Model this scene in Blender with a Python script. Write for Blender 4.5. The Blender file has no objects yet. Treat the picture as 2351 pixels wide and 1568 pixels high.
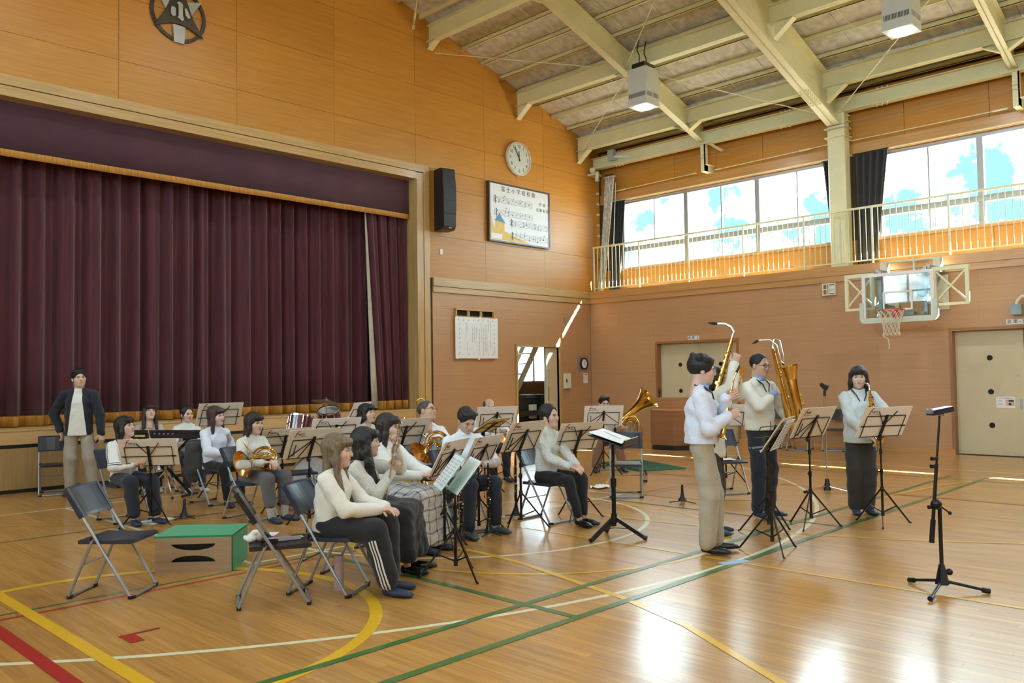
import bpy, bmesh, math, random
import numpy as np
from mathutils import Vector, Matrix
random.seed(7); np.random.seed(7)
SC = bpy.context.scene
COL = SC.collection
PI = math.pi
# ---------------------------------------------------------------- camera
cam = bpy.data.cameras.new('camera'); cam.lens = 29.2125; cam.sensor_width = 36; cam.clip_end = 300
camo = bpy.data.objects.new('camera', cam); COL.objects.link(camo)
CR, CU, CF = (0.69926, -0.71471, -0.01509), (-0.01813, -0.03884, 0.99908), (0.71464, 0.69834, 0.04012)
CAM = (-16.80542, -13.57637, 1.60000)
camo.matrix_world = Matrix(((CR[0], CU[0], -CF[0], CAM[0]), (CR[1], CU[1], -CF[1], CAM[1]), (CR[2], CU[2], -CF[2], CAM[2]), (0, 0, 0, 1)))
SC.camera = camo
# ---------------------------------------------------------------- sky, sun, exposure
SC.view_settings.view_transform = 'Standard'; SC.view_settings.look = 'None'
SC.view_settings.exposure = 0.38; SC.view_settings.gamma = 1.0; SC.view_settings.use_curve_mapping = False
SKY_STRENGTH, SUN_STRENGTH, LAMP_W = 24.0, 380.0, 48.0
W = bpy.data.worlds.new('sky'); SC.world = W; W.use_nodes = True
nt = W.node_tree; nt.nodes.clear()
o_ = nt.nodes.new('ShaderNodeOutputWorld'); b_ = nt.nodes.new('ShaderNodeBackground')
tc = nt.nodes.new('ShaderNodeTexCoord'); nz = nt.nodes.new('ShaderNodeTexNoise'); cr = nt.nodes.new('ShaderNodeValToRGB')
nz.inputs['Scale'].default_value = 15; nz.inputs['Detail'].default_value = 8; nz.inputs['Roughness'].default_value = .62
cr.color_ramp.elements[0].position = .44; cr.color_ramp.elements[0].color = (.018, .050, .054, 1)
cr.color_ramp.elements[1].position = .585; cr.color_ramp.elements[1].color = (.68, .87, 1, 1)
nt.links.new(tc.outputs['Generated'], nz.inputs['Vector']); nt.links.new(nz.outputs['Fac'], cr.inputs['Fac'])
nt.links.new(cr.outputs['Color'], b_.inputs['Color']); b_.inputs['Strength'].default_value = SKY_STRENGTH
nt.links.new(b_.outputs['Background'], o_.inputs['Surface'])
sun = bpy.data.lights.new('sun', 'SUN'); sun.energy = SUN_STRENGTH; sun.angle = math.radians(.6); sun.color = (1, .93, .8)
suno = bpy.data.objects.new('sun', sun); COL.objects.link(suno)
suno.rotation_euler = Vector((-1, .9, -1.18)).to_track_quat('-Z', 'Y').to_euler(); suno.location = (30, -20, 35)
SC.cycles.use_adaptive_sampling = True; SC.cycles.adaptive_threshold = .06
SC.cycles.max_bounces = 6; SC.cycles.diffuse_bounces = 4; SC.cycles.glossy_bounces = 3; SC.cycles.transmission_bounces = 4; SC.cycles.transparent_max_bounces = 6
SC.cycles.sample_clamp_indirect = 6; SC.cycles.caustics_reflective = False; SC.cycles.caustics_refractive = False

# ---------------------------------------------------------------- mesh helpers
def rot_to(d):
    return Vector(d).normalized().to_track_quat('Z', 'Y').to_matrix()
class MB:
    """collects boxes, tubes, lathes, prisms; build() links them as one mesh object"""
    def __init__(s): s.v = []; s.f = []; s.m = []; s.mi = 0
    def add(s, vs, fs):
        o = len(s.v); s.v += [tuple(p) for p in vs]; s.f += [tuple(i + o for i in f) for f in fs]; s.m += [s.mi] * len(fs); return s
    def box(s, c, d, R=None):
        x, y, z = d[0] / 2, d[1] / 2, d[2] / 2; R = R or Matrix.Identity(3); c = Vector(c)
        vs = [c + R @ Vector(p) for p in ((-x, -y, -z), (x, -y, -z), (x, y, -z), (-x, y, -z), (-x, -y, z), (x, -y, z), (x, y, z), (-x, y, z))]
        return s.add(vs, [(0, 3, 2, 1), (4, 5, 6, 7), (0, 1, 5, 4), (1, 2, 6, 5), (2, 3, 7, 6), (3, 0, 4, 7)])
    def b(s, x0, x1, y0, y1, z0, z1):
        return s.box(((x0 + x1) / 2, (y0 + y1) / 2, (z0 + z1) / 2), (abs(x1 - x0), abs(y1 - y0), abs(z1 - z0)))
    def bar(s, p0, p1, w, h, up=(0, 0, 1)):
        p0, p1 = Vector(p0), Vector(p1); d = (p1 - p0); L = d.length; d.normalize(); up = Vector(up)
        if abs(d.dot(up)) > .98: up = Vector((1, 0, 0))
        sx = d.cross(up).normalized(); sz = sx.cross(d)
        return s.box((p0 + p1) / 2, (w, L, h), Matrix((sx, d, sz)).transposed())
    def tube(s, pts, r, n=8, cap=True):
        pts = [Vector(p) for p in pts]; m = len(pts); rs = r if isinstance(r, (list, tuple)) else [r] * m
        vs = []; fs = []; prev = None
        for i, p in enumerate(pts):
            d = (pts[min(i + 1, m - 1)] - pts[max(i - 1, 0)]).normalized()
            if prev is None:
                a = d.cross(Vector((0, 0, 1)))
                if a.length < .05: a = d.cross(Vector((1, 0, 0)))
                a.normalize()
            else:
                a = prev - d * prev.dot(d); a.normalize()
            prev = a; b = d.cross(a)
            for k in range(n):
                t = 2 * PI * k / n; vs.append(p + (a * math.cos(t) + b * math.sin(t)) * rs[i])
        for i in range(m - 1):
            for k in range(n):
                k2 = (k + 1) % n; fs.append((i * n + k, i * n + k2, (i + 1) * n + k2, (i + 1) * n + k))
        if cap: fs += [tuple(range(n - 1, -1, -1)), tuple((m - 1) * n + k for k in range(n))]
        return s.add(vs, fs)
    def cyl(s, p0, p1, r0, r1=None, n=12): return s.tube([p0, p1], [r0, r0 if r1 is None else r1], n)
    def lathe(s, prof, n=24, M=None, cap=False):
        M = M or Matrix.Identity(4); vs = []; fs = []
        for (r, z) in prof:
            for k in range(n):
                t = 2 * PI * k / n; vs.append(M @ Vector((r * math.cos(t), r * math.sin(t), z)))
        for i in range(len(prof) - 1):
            for k in range(n):
                k2 = (k + 1) % n; fs.append((i * n + k, i * n + k2, (i + 1) * n + k2, (i + 1) * n + k))
        if cap: fs += [tuple(range(n - 1, -1, -1)), tuple((len(prof) - 1) * n + k for k in range(n))]
        return s.add(vs, fs)
    def ball(s, c, r, n=10, M=None):
        c = Vector(c); r = r if isinstance(r, (list, tuple)) else (r, r, r); M = M or Matrix.Identity(3); vs = []; fs = []; h = n // 2 + 1
        for i in range(h + 1):
            a = PI * i / h
            for k in range(n):
                t = 2 * PI * k / n; vs.append(c + M @ Vector((r[0] * math.sin(a) * math.cos(t), r[1] * math.sin(a) * math.sin(t), r[2] * math.cos(a))))
        for i in range(h):
            for k in range(n):
                k2 = (k + 1) % n; fs.append((i * n + k, (i + 1) * n + k, (i + 1) * n + k2, i * n + k2))
        return s.add(vs, fs)
    def prism(s, poly, o, ax, ay, t):
        """polygon in the plane (o, ax, ay), extruded by t along ax x ay"""
        o, ax, ay = Vector(o), Vector(ax), Vector(ay); nrm = ax.cross(ay).normalized() * t; n = len(poly)
        vs = [o + ax * p[0] + ay * p[1] for p in poly]; vs += [v + nrm for v in vs]
        return s.add(vs, [tuple(range(n - 1, -1, -1)), tuple(range(n, 2 * n))] + [(i, (i + 1) % n, n + (i + 1) % n, n + i) for i in range(n)])
    def mesh(s, name, mats, smooth=False, autos=None):
        me = bpy.data.meshes.new(name); me.from_pydata(s.v, [], s.f); me.update()
        for m in (mats if isinstance(mats, (list, tuple)) else [mats]): me.materials.append(m)
        if any(s.m): me.polygons.foreach_set('material_index', s.m)
        if smooth:
            me.polygons.foreach_set('use_smooth', [True] * len(me.polygons))
            if smooth != 'all': me.set_sharp_from_angle(angle=math.radians(38))
        return me
    def build(s, name, mats, parent=None, smooth=False):
        o = bpy.data.objects.new(name, s.mesh(name, mats, smooth)); COL.objects.link(o)
        if parent is not None: o.parent = parent
        return o
def tag(o, label=None, cat=None, group=None, kind=None):
    if label: o['label'] = label
    if cat: o['category'] = cat
    if group: o['group'] = group
    if kind: o['kind'] = kind
    return o
def thing(name, label, cat, loc=(0, 0, 0), rz=0, group=None):
    o = bpy.data.objects.new(name, None); COL.objects.link(o); o.empty_display_size = .1
    o.location = loc; o.rotation_euler = (0, 0, rz); return tag(o, label, cat, group)
def struct(o): return tag(o, kind='structure')
def inst(name, me, parent, loc=(0, 0, 0), rot=(0, 0, 0), sc=None):
    o = bpy.data.objects.new(name, me); COL.objects.link(o); o.parent = parent; o.location = loc; o.rotation_euler = rot
    if sc: o.scale = sc
    return o
def copy_tree(o, parent=None, **kw):
    c = o.copy(); COL.objects.link(c); c.parent = parent
    for k, v in kw.items(): c[k] = v
    for ch in o.children: copy_tree(ch, c)
    return c
def face(phi):
    """heading: 0 looks at the camera side of the hall, 90 to its right-hand wall side; returns rotation about z for a thing whose front is +Y"""
    p = math.radians(phi); x = -.7146 * math.cos(p) + .6993 * math.sin(p); y = -.6983 * math.cos(p) - .7147 * math.sin(p)
    return math.atan2(-x, y)

# ---------------------------------------------------------------- procedural materials
def mat(name, col, rough=.5, metal=0., var=.12, scale=8., bump=0., stretch=None, coat=0., space='Object', sheen=0., spec=.5, trans=0., emit=None, alpha=1.):
    m = bpy.data.materials.new(name); m.use_nodes = True; nt = m.node_tree; p = nt.nodes['Principled BSDF']; L = nt.links
    p.inputs['Roughness'].default_value = rough; p.inputs['Metallic'].default_value = metal
    p.inputs['Coat Weight'].default_value = coat; p.inputs['Coat Roughness'].default_value = .08
    p.inputs['Sheen Weight'].default_value = sheen; p.inputs['Specular IOR Level'].default_value = spec
    p.inputs['Transmission Weight'].default_value = trans; p.inputs['Alpha'].default_value = alpha
    tc = nt.nodes.new('ShaderNodeTexCoord'); n = nt.nodes.new('ShaderNodeTexNoise'); n.inputs['Scale'].default_value = scale; n.inputs['Detail'].default_value = 4
    src = tc.outputs['Object']
    if space == 'World':
        g = nt.nodes.new('ShaderNodeNewGeometry'); src = g.outputs['Position']
    if stretch:
        mp = nt.nodes.new('ShaderNodeMapping'); mp.inputs['Scale'].default_value = stretch; L.new(src, mp.inputs['Vector']); src = mp.outputs['Vector']
    L.new(src, n.inputs['Vector'])
    r = nt.nodes.new('ShaderNodeValToRGB'); e = r.color_ramp.elements
    e[0].position = .3; e[1].position = .7
    e[0].color = tuple(max(0, c * (1 - var)) for c in col) + (1,); e[1].color = tuple(min(1, c * (1 + var)) for c in col) + (1,)
    L.new(n.outputs['Fac'], r.inputs['Fac']); L.new(r.outputs['Color'], p.inputs['Base Color'])
    if bump:
        bn = nt.nodes.new('ShaderNodeBump'); bn.inputs['Strength'].default_value = bump; bn.inputs['Distance'].default_value = .01
        L.new(n.outputs['Fac'], bn.inputs['Height']); L.new(bn.outputs['Normal'], p.inputs['Normal'])
    if emit:
        p.inputs['Emission Color'].default_value = emit[0] + (1,); p.inputs['Emission Strength'].default_value = emit[1]
    return m
def wood(name, c0, c1, along, rough=.45, coat=0., per_piece=.12, fine=1., wave=0.):
    """grain stretched along 'x' / 'y' / 'h' (horizontal on either wall) / 'z'; tone shifts from piece to piece"""
    m = bpy.data.materials.new(name); m.use_nodes = True; nt = m.node_tree; p = nt.nodes['Principled BSDF']; L = nt.links; N = nt.nodes.new
    p.inputs['Roughness'].default_value = rough; p.inputs['Coat Weight'].default_value = coat; p.inputs['Coat Roughness'].default_value = .17
    g = N('ShaderNodeNewGeometry'); oi = N('ShaderNodeObjectInfo'); sx = N('ShaderNodeSeparateXYZ'); L.new(g.outputs['Position'], sx.inputs[0])
    cx = N('ShaderNodeCombineXYZ')
    def sc(sock, k):
        q = N('ShaderNodeMath'); q.operation = 'MULTIPLY'; q.inputs[1].default_value = k; L.new(sock, q.inputs[0]); return q.outputs[0]
    rnd = N('ShaderNodeMath'); rnd.operation = 'ADD'; L.new(oi.outputs['Random'], rnd.inputs[0]); L.new(g.outputs['Random Per Island'], rnd.inputs[1])
    fr = N('ShaderNodeMath'); fr.operation = 'FRACT'; L.new(rnd.outputs[0], fr.inputs[0])
    h = N('ShaderNodeMath'); h.operation = 'ADD'; L.new(sx.outputs[0], h.inputs[0]); L.new(sx.outputs[1], h.inputs[1])
    if along == 'y': ins = (sc(sx.outputs[0], 38 * fine), sc(sx.outputs[1], 1.6 * fine), sc(fr.outputs[0], 37))
    elif along == 'x': ins = (sc(sx.outputs[0], 1.6 * fine), sc(sx.outputs[1], 38 * fine), sc(fr.outputs[0], 37))
    elif along == 'h': ins = (sc(h.outputs[0], 1.3 * fine), sc(sx.outputs[2], 30 * fine), sc(fr.outputs[0], 37))
    else: ins = (sc(h.outputs[0], 30 * fine), sc(sx.outputs[2], 1.3 * fine), sc(fr.outputs[0], 37))
    for i, k in enumerate(ins): L.new(k, cx.inputs[i])
    n = N('ShaderNodeTexNoise'); n.inputs['Scale'].default_value = 1; n.inputs['Detail'].default_value = 5; n.inputs['Roughness'].default_value = .55; L.new(cx.outputs[0], n.inputs['Vector'])
    n2 = N('ShaderNodeTexNoise'); n2.inputs['Scale'].default_value = .8; n2.inputs['Detail'].default_value = 2; L.new(g.outputs['Position'], n2.inputs['Vector'])
    r = N('ShaderNodeValToRGB'); e = r.color_ramp.elements; e[0].position = .3; e[0].color = c0 + (1,); e[1].position = .7; e[1].color = c1 + (1,)
    L.new(n.outputs['Fac'], r.inputs['Fac'])
    hs = N('ShaderNodeHueSaturation'); L.new(r.outputs['Color'], hs.inputs['Color'])
    v = N('ShaderNodeMapRange'); v.inputs['To Min'].default_value = 1 - per_piece; v.inputs['To Max'].default_value = 1 + per_piece; L.new(fr.outputs[0], v.inputs['Value'])
    v2 = N('ShaderNodeMapRange'); v2.inputs['To Min'].default_value = .9; v2.inputs['To Max'].default_value = 1.1; L.new(n2.outputs['Fac'], v2.inputs['Value'])
    mu = N('ShaderNodeMath'); mu.operation = 'MULTIPLY'; L.new(v.outputs[0], mu.inputs[0]); L.new(v2.outputs[0], mu.inputs[1]); L.new(mu.outputs[0], hs.inputs['Value'])
    L.new(hs.outputs['Color'], p.inputs['Base Color'])
    if wave:
        bn = N('ShaderNodeBump'); bn.inputs['Strength'].default_value = wave; bn.inputs['Distance'].default_value = .01; L.new(n.outputs['Fac'], bn.inputs['Height']); L.new(bn.outputs['Normal'], p.inputs['Normal'])
    return m
M_UP = wood('veneer_orange', (.44, .195, .026), (.53, .248, .040), 'h', .42, .0, .05)
M_LOW = wood('veneer_pale', (.445, .25, .12), (.485, .28, .14), 'h', .4, .0, .022)
M_TRIM = wood('trim_oak', (.42, .26, .09), (.56, .37, .15), 'h', .35, .15, .04)
M_TRIMV = wood('trim_oak_upright', (.42, .26, .09), (.56, .37, .15), 'z', .35, .15, .04)
M_LEDGE = wood('ledge_board', (.46, .235, .07), (.58, .32, .11), 'h', .35, .1, .04)
M_JOINT = mat('dark_joint', (.10, .05, .02), .8)
M_FLOOR = wood('floor_strip', (.40, .185, .036), (.60, .325, .085), 'y', .32, .6, .12, 1., .0)
M_FLOORX = wood('floor_end', (.40, .185, .045), (.58, .30, .088), 'x', .3, .3, .1)
M_STEEL = mat('cream_paint', (.80, .77, .50), .42, 0, .04, 3)
M_DECK = mat('cement_board', (.60, .60, .57), .85, 0, .22, 7, .15)
M_WHITEP = mat('white_paint', (.82, .82, .78), .35, 0, .03)
M_ALU = mat('window_aluminium', (.34, .36, .37), .4, .3, .05)
M_BLACK = mat('black_plastic', (.012, .012, .013), .38, 0, .2)
M_BLKM = mat('black_metal', (.014, .014, .015), .3, .4, .2)
M_CHROME = mat('chrome', (.78, .78, .80), .12, 1, .05)
M_GREY = mat('grey_tube', (.34, .37, .40), .35, .55, .08)
M_DOOR = mat('door_cream', (.60, .52, .33), .4, 0, .04, 4)
M_CREAM = mat('cream_steel', (.72, .68, .52), .4, 0, .04)
M_PAPER = mat('paper', (.84, .85, .84), .6, 0, .03)
M_INK = mat('ink', (.02, .02, .025), .6)
M_BCURT = mat('blackout_cloth', (.010, .011, .016), .85, 0, .3, 5, sheen=.3)
M_GLASS = mat('glass', (.95, 1, .98), .02, 0, 0, trans=1., spec=.4)
def pane_mat(name, tint=(.97, 1, .99), k=.75):
    m = bpy.data.materials.new(name); m.use_nodes = True; nt = m.node_tree; nt.nodes.clear(); N = nt.nodes.new
    o = N('ShaderNodeOutputMaterial'); mx = N('ShaderNodeMixShader'); t = N('ShaderNodeBsdfTransparent'); g = N('ShaderNodeBsdfGlossy'); f = N('ShaderNodeLayerWeight'); n = N('ShaderNodeTexNoise'); mr = N('ShaderNodeMapRange'); pw = N('ShaderNodeMath'); pw.operation = 'POWER'; pw.inputs[1].default_value = 4
    t.inputs['Color'].default_value = tint + (1,); n.inputs['Scale'].default_value = 3; mr.inputs['To Min'].default_value = .01; mr.inputs['To Max'].default_value = .03
    nt.links.new(n.outputs['Fac'], mr.inputs['Value']); nt.links.new(mr.outputs[0], g.inputs['Roughness'])
    m2 = N('ShaderNodeMath'); m2.operation = 'MULTIPLY_ADD'; m2.inputs[1].default_value = k; m2.inputs[2].default_value = .035
    nt.links.new(f.outputs['Facing'], pw.inputs[0]); nt.links.new(pw.outputs[0], m2.inputs[0]); nt.links.new(m2.outputs[0], mx.inputs[0])
    nt.links.new(t.outputs[0], mx.inputs[1]); nt.links.new(g.outputs[0], mx.inputs[2]); nt.links.new(mx.outputs[0], o.inputs['Surface'])
    return m
M_PANE = pane_mat('window_pane')
# ================================================================ THE SETTING
X_L, Y_B = -21.0, -27.0          # far sides of the hall, behind the camera
S, RZ0 = .302, 7.55
def rz(x): return RZ0 - S * x if x > -10.5 else RZ0 + S * (x + 21.0)   # underside of the purlins
# ---------------------------------------------------------------- floor
mb = MB(); mb.b(X_L - .3, .3, Y_B - .3, .3, -.30, -.022); mb.b(.0, .3, Y_B - .3, .3, -.3, -.0004); mb.b(X_L - .3, X_L, Y_B - .3, .3, -.3, -.0004); mb.b(X_L, 0, .0, .3, -.3, -.0004); mb.b(X_L, 0, Y_B - .3, Y_B, -.3, -.0004); floor = struct(mb.build('floor', M_JOINT))
PW, PL = .075, 1.82
near = []; rest = MB()
cand = []
for i in range(int(21.0 / PW)):
    x0 = -21.0 + i * PW; off = (i * .617 % 1) * PL
    for j in range(-1, 16):
        y1 = -j * PL - off; y0 = y1 - PL
        y1 = min(y1, 0); y0 = max(y0, Y_B)
        if y1 - y0 < .15: continue
        cx_, cy_ = x0 + PW / 2, (y0 + y1) / 2
        d = Vector((cx_ - CAM[0], cy_ - CAM[1], -1.6)); dep = d.dot(Vector(CF)); u = d.dot(Vector(CR)) / max(dep, .1); v = d.dot(Vector(CU)) / max(dep, .1)
        vis = dep > 1 and abs(u) < .66 and v > -.45
        cand.append((dep if vis else 1e3 + d.length, x0, y0, y1))
cand.sort()
plank_me = {}
for n, (k, x0, y0, y1) in enumerate(cand):
    h = -.022 + .0215
    if n < 300:
        L_ = round(y1 - y0, 3)
        if L_ not in plank_me:
            q = MB(); q.b(.0004, PW - .0004, 0, L_ - .001, -.022, 0); plank_me[L_] = q.mesh('plank', M_FLOOR)
        inst('plank', plank_me[L_], floor, (x0, y0, 0))
    else:
        rest.add([(x0 + .0004, y0, 0), (x0 + PW - .0004, y0, 0), (x0 + PW - .0004, y1 - .001, 0), (x0 + .0004, y1 - .001, 0)], [(0, 1, 2, 3)])
tag(rest.build('floor_strips', M_FLOOR, floor), kind='stuff')
# painted court lines, children of the floor
def paint(name, col): return mat('paint_' + name, col, .28, 0, .06, 30, coat=.4)
M_LW, M_LY, M_LG, M_LR = paint('white', (.80, .76, .50)), paint('yellow', (.80, .47, .02)), paint('green', (.045, .16, .04)), paint('red', (.42, .03, .02))
zl = [.0006]
def line(pts, w, m, name, lab):
    mb = MB(); z = zl[0]; zl[0] += .00012; pts = [Vector((p[0], p[1])) for p in pts]; vs = []
    for i, p in enumerate(pts):
        d = (pts[min(i + 1, len(pts) - 1)] - pts[max(i - 1, 0)]).normalized(); nn = Vector((-d.y, d.x)) * w / 2
        vs += [(p.x + nn.x, p.y + nn.y, z), (p.x - nn.x, p.y - nn.y, z)]
    mb.add(vs, [(2 * i + 1, 2 * i + 3, 2 * i + 2, 2 * i) for i in range(len(pts) - 1)])
    o = mb.build(name, m, floor); o['label'] = lab; return o
def arc(c, r, a0, a1, n=64): return [(c[0] + r * math.cos(math.radians(a0 + (a1 - a0) * i / n)), c[1] + r * math.sin(math.radians(a0 + (a1 - a0) * i / n))) for i in range(n + 1)]
line([(-3.4, -7.0), (-19, -7.0)], .035, M_LG, 'green_line', 'thin green court line beside the red one')
line([(-2.6, -7.13), (-19, -7.13)], .04, M_LR, 'red_line', 'thin red court line across the hall')
line(arc((-10.5, -2.4), 7.56, 178, 362), .05, M_LW, 'white_arc', 'large cream three point arc')
line(arc((-10.47, -6.55), 2.07, 180, 360), .05, M_LW, 'white_half_circle', 'cream free throw half circle')
line([(-13.2, -2.1), (-13.2, -6.88)], .05, M_LW, 'white_line', 'cream side line of the key'); line([(-7.83, -2.1), (-7.93, -6.88)], .05, M_LW, 'white_line', 'cream side line of the key')
line([(-13.22, -6.86), (-7.9, -6.86)], .05, M_LW, 'white_line', 'cream free throw line'); line([(-17, -2.12), (-2.5, -2.12)], .05, M_LW, 'white_line', 'cream base line before the stage')
line([(-2.5, -2.1), (-2.5, -20)], .04, M_LW, 'white_line', 'cream side line along the wall')
line(arc((-14.72, -7.92), 1.66, 0, 360, 80), .085, M_LY, 'yellow_circle', 'bold yellow circle by the empty chairs')
line(arc((-10.47, -7.71), 1.9, 0, 360, 80), .05, M_LY, 'yellow_circle', 'yellow circle round the conductor stand')
line([(-15.02, -.3), (-14.98, -13)], .085, M_LY, 'yellow_line', 'bold yellow line at the left'); line([(-15.27, -3), (-15.24, -13)], .085, M_LR, 'red_line', 'bold red line at the left')
line([(-10.45, -2.1), (-10.47, -13)], .04, M_LY, 'yellow_line', 'yellow centre line')
ii = [(-11.64, -7.2), (-11.6, -8.0), (-11.67, -8.65), (-11.99, -9.94), (-12.25, -10.63), (-12.75, -11.5), (-13.3, -12.4)]
line(ii, .06, M_LY, 'yellow_curve', 'yellow curve running to the foreground'); line([(-20.94 - x, y) for x, y in ii], .04, M_LY, 'yellow_curve', 'pale yellow curve at the right')
line([(-6.03, -9.55), (-4.57, -9.76), (-2.61, -10.31)], .05, M_LY, 'yellow_line', 'yellow line at the far right')
line([(-14.2, -2.9), (-13.2, -3.9), (-12.2, -4.6)], .03, M_LY, 'yellow_line', 'thin yellow line before the stage')
line([(-18, -9.52), (-3.35, -9.52)], .06, M_LG, 'green_line', 'green long line'); line([(-18, -10.0), (-3.3, -10.0)], .065, M_LG, 'green_line', 'green outer long line')
line([(-12.59, -7.0), (-12.57, -10.0)], .06, M_LG, 'green_line', 'green cross line'); line([(-14.5, -4.05), (-6.0, -4.05)], .025, M_LG, 'green_line', 'thin green line'); line([(-3.75, -5.2), (-3.75, -14)], .03, M_LG, 'green_line', 'thin green side line'); line([(-8.35, -7.0), (-8.35, -10.0)], .045, M_LG, 'green_line', 'green cross line')
line([(-5.75, -3), (-5.75, -14)], .035, M_LR, 'red_line', 'thin red side line')
line([(-14.78, -8.13), (-14.53, -8.13)], .028, M_LR, 'red_mark', 'red corner mark'); line([(-14.735, -8.12), (-14.735, -8.31)], .085, M_LR, 'red_mark', 'red corner mark')
line(arc((-6.1, -7.3), 1.65, 60, 230, 40), .04, M_LY, 'yellow_arc', 'yellow arc near the green mat')
line([(-10.62, -9.92), (-10.36, -10.02)], .1, mat('blue_tape', (.35, .5, .7), .5), 'tape_mark', 'pale blue tape on the white arc')

# ---------------------------------------------------------------- generic panel field with recessed joints
def clip(poly, a, b, c):
    """keep a*u + b*v <= c"""
    out = []
    for i, p in enumerate(poly):
        q = poly[(i + 1) % len(poly)]; dp = a * p[0] + b * p[1] - c; dq = a * q[0] + b * q[1] - c
        if dp <= 0: out.append(p)
        if dp * dq < 0: t = dp / (dp - dq); out.append((p[0] + (q[0] - p[0]) * t, p[1] + (q[1] - p[1]) * t))
    return out
def minus(rects, hole):
    out = []
    for (a, b, c, d) in rects:
        h0, h1, h2, h3 = hole
        if h0 >= b or h1 <= a or h2 >= d or h3 <= c: out.append((a, b, c, d)); continue
        if h2 > c: out.append((a, b, c, h2))
        if h3 < d: out.append((a, b, h3, d))
        l, u = max(c, h2), min(d, h3)
        if h0 > a: out.append((a, h0, l, u))
        if h1 < b: out.append((h1, b, l, u))
    return [r for r in out if r[1] - r[0] > .02 and r[3] - r[2] > .02]
def panels(parent, name, o, ax, us, vs, m, gap=.004, t=.015, holes=(), cut=None, shift=0.):
    k = 0
    for j in range(len(vs) - 1):
        uu = us if not (shift and j % 2) else [us[0]] + [u + shift for u in us if us[0] < u + shift < us[-1]] + [us[-1]]
        for i in range(len(uu) - 1):
            rs = [(uu[i], uu[i + 1], vs[j], vs[j + 1])]
            for h in holes: rs = minus(rs, h)
            for (a, b, c, d) in rs:
                g = gap / 2; poly = [(a + g, c + g), (b - g, c + g), (b - g, d - g), (a + g, d - g)]
                if cut: poly = clip(poly, *cut)
                if len(poly) < 3: continue
                q = MB(); q.prism(poly, o, ax, (0, 0, 1), t); q.build(name, m, parent); k += 1
# ---------------------------------------------------------------- stage wall (plane y = 0)
DX0, DX1, DZ = -2.75, -1.24, 2.27          # storage doorway
PX, PZ, AP = 5.43, 6.07, .92               # proscenium outer half position (x=-5.43), outer top, stage height
mb = MB()
ov = .55
def wpoly(pts, y0=.02, t=.26): mb.prism(pts, (0, y0 + t, 0), (1, 0, 0), (0, 0, 1), t)
top = lambda x: rz(x) + .1
wpoly([(-5.43, 0), (DX0, 0), (DX0, 3.5), (-5.43, 3.5)]); wpoly([(DX0, DZ), (DX1, DZ), (DX1, 3.5), (DX0, 3.5)]); wpoly([(DX1, 0), (.28, 0), (.28, 3.5), (DX1, 3.5)])
wpoly([(-5.43, 3.5), (ov, 3.5), (ov, top(ov)), (-5.43, top(-5.43))]); wpoly([(-10.5, PZ), (-5.43, PZ), (-5.43, top(-5.43)), (-10.5, top(-10.5))])
wpoly([(-21, PZ), (-10.5, PZ), (-10.5, top(-10.5)), (-21, top(-21))]); wpoly([(-21, 0), (-15.57, 0), (-15.57, PZ), (-21, PZ)])
wall_stage = struct(mb.build('wall_stage', M_JOINT))
us = [-17.83, -15.81, -13.8, -11.8, -9.78, -7.76, -5.75, -3.73, -1.71, .48]
panels(wall_stage, 'panel', (0, .02, 0), (1, 0, 0), us, [3.70, 4.62, 5.67, 6.72, 7.77, 8.82, 9.87, 10.9], M_UP, .006, .018, [(-15.57, -5.43, 0, PZ)], (S, 1, RZ0 + .1))
vs = [.1 + .3 * i for i in range(12)]
panels(wall_stage, 'board', (0, .02, 0), (1, 0, 0), [-5.32, -3.6, -1.8, 0], vs, M_LOW, .0016, .016, [(DX0 - .06, DX1 + .08, 0, DZ + .05), (-4.68, -3.53, 2.9, 3.06)], None, .9)
mb = MB(); mb.b(-5.32, 0, -.03, .04, 3.40, 3.52); mb.b(-5.32, .0, -.045, .04, 3.53, 3.71); struct(mb.build('trim_1', M_TRIM))
mb = MB(); mb.b(-5.32, DX0 - .05, -.012, .02, 0, .1); mb.b(DX1 + .07, -.01, -.012, .02, 0, .1); struct(mb.build('baseboard_stage', M_LEDGE))
# proscenium frame: outer band, inner band, jamb
for nm, pts in (('trim_2', None),):
    mb = MB()
    for s_ in (1, -1):
        f = lambda x: -10.5 + s_ * (10.5 - x)
        mb.b(f(5.43), f(5.58), -.06, .06, 0, PZ); mb.b(f(5.59), f(5.76), -.045, .06, 0, 5.9); mb.b(f(5.70), f(5.765), .05, .62, AP, 5.77)
    struct(mb.build('trim_2', M_TRIMV))
    mb = MB(); mb.b(-15.42, -5.58, -.06, .06, 5.92, PZ); mb.b(-15.24, -5.76, -.045, .06, 5.76, 5.91); mb.b(-15.24, -5.765, .05, .62, 5.76, 5.83); struct(mb.build('trim_3', M_TRIM))
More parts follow.
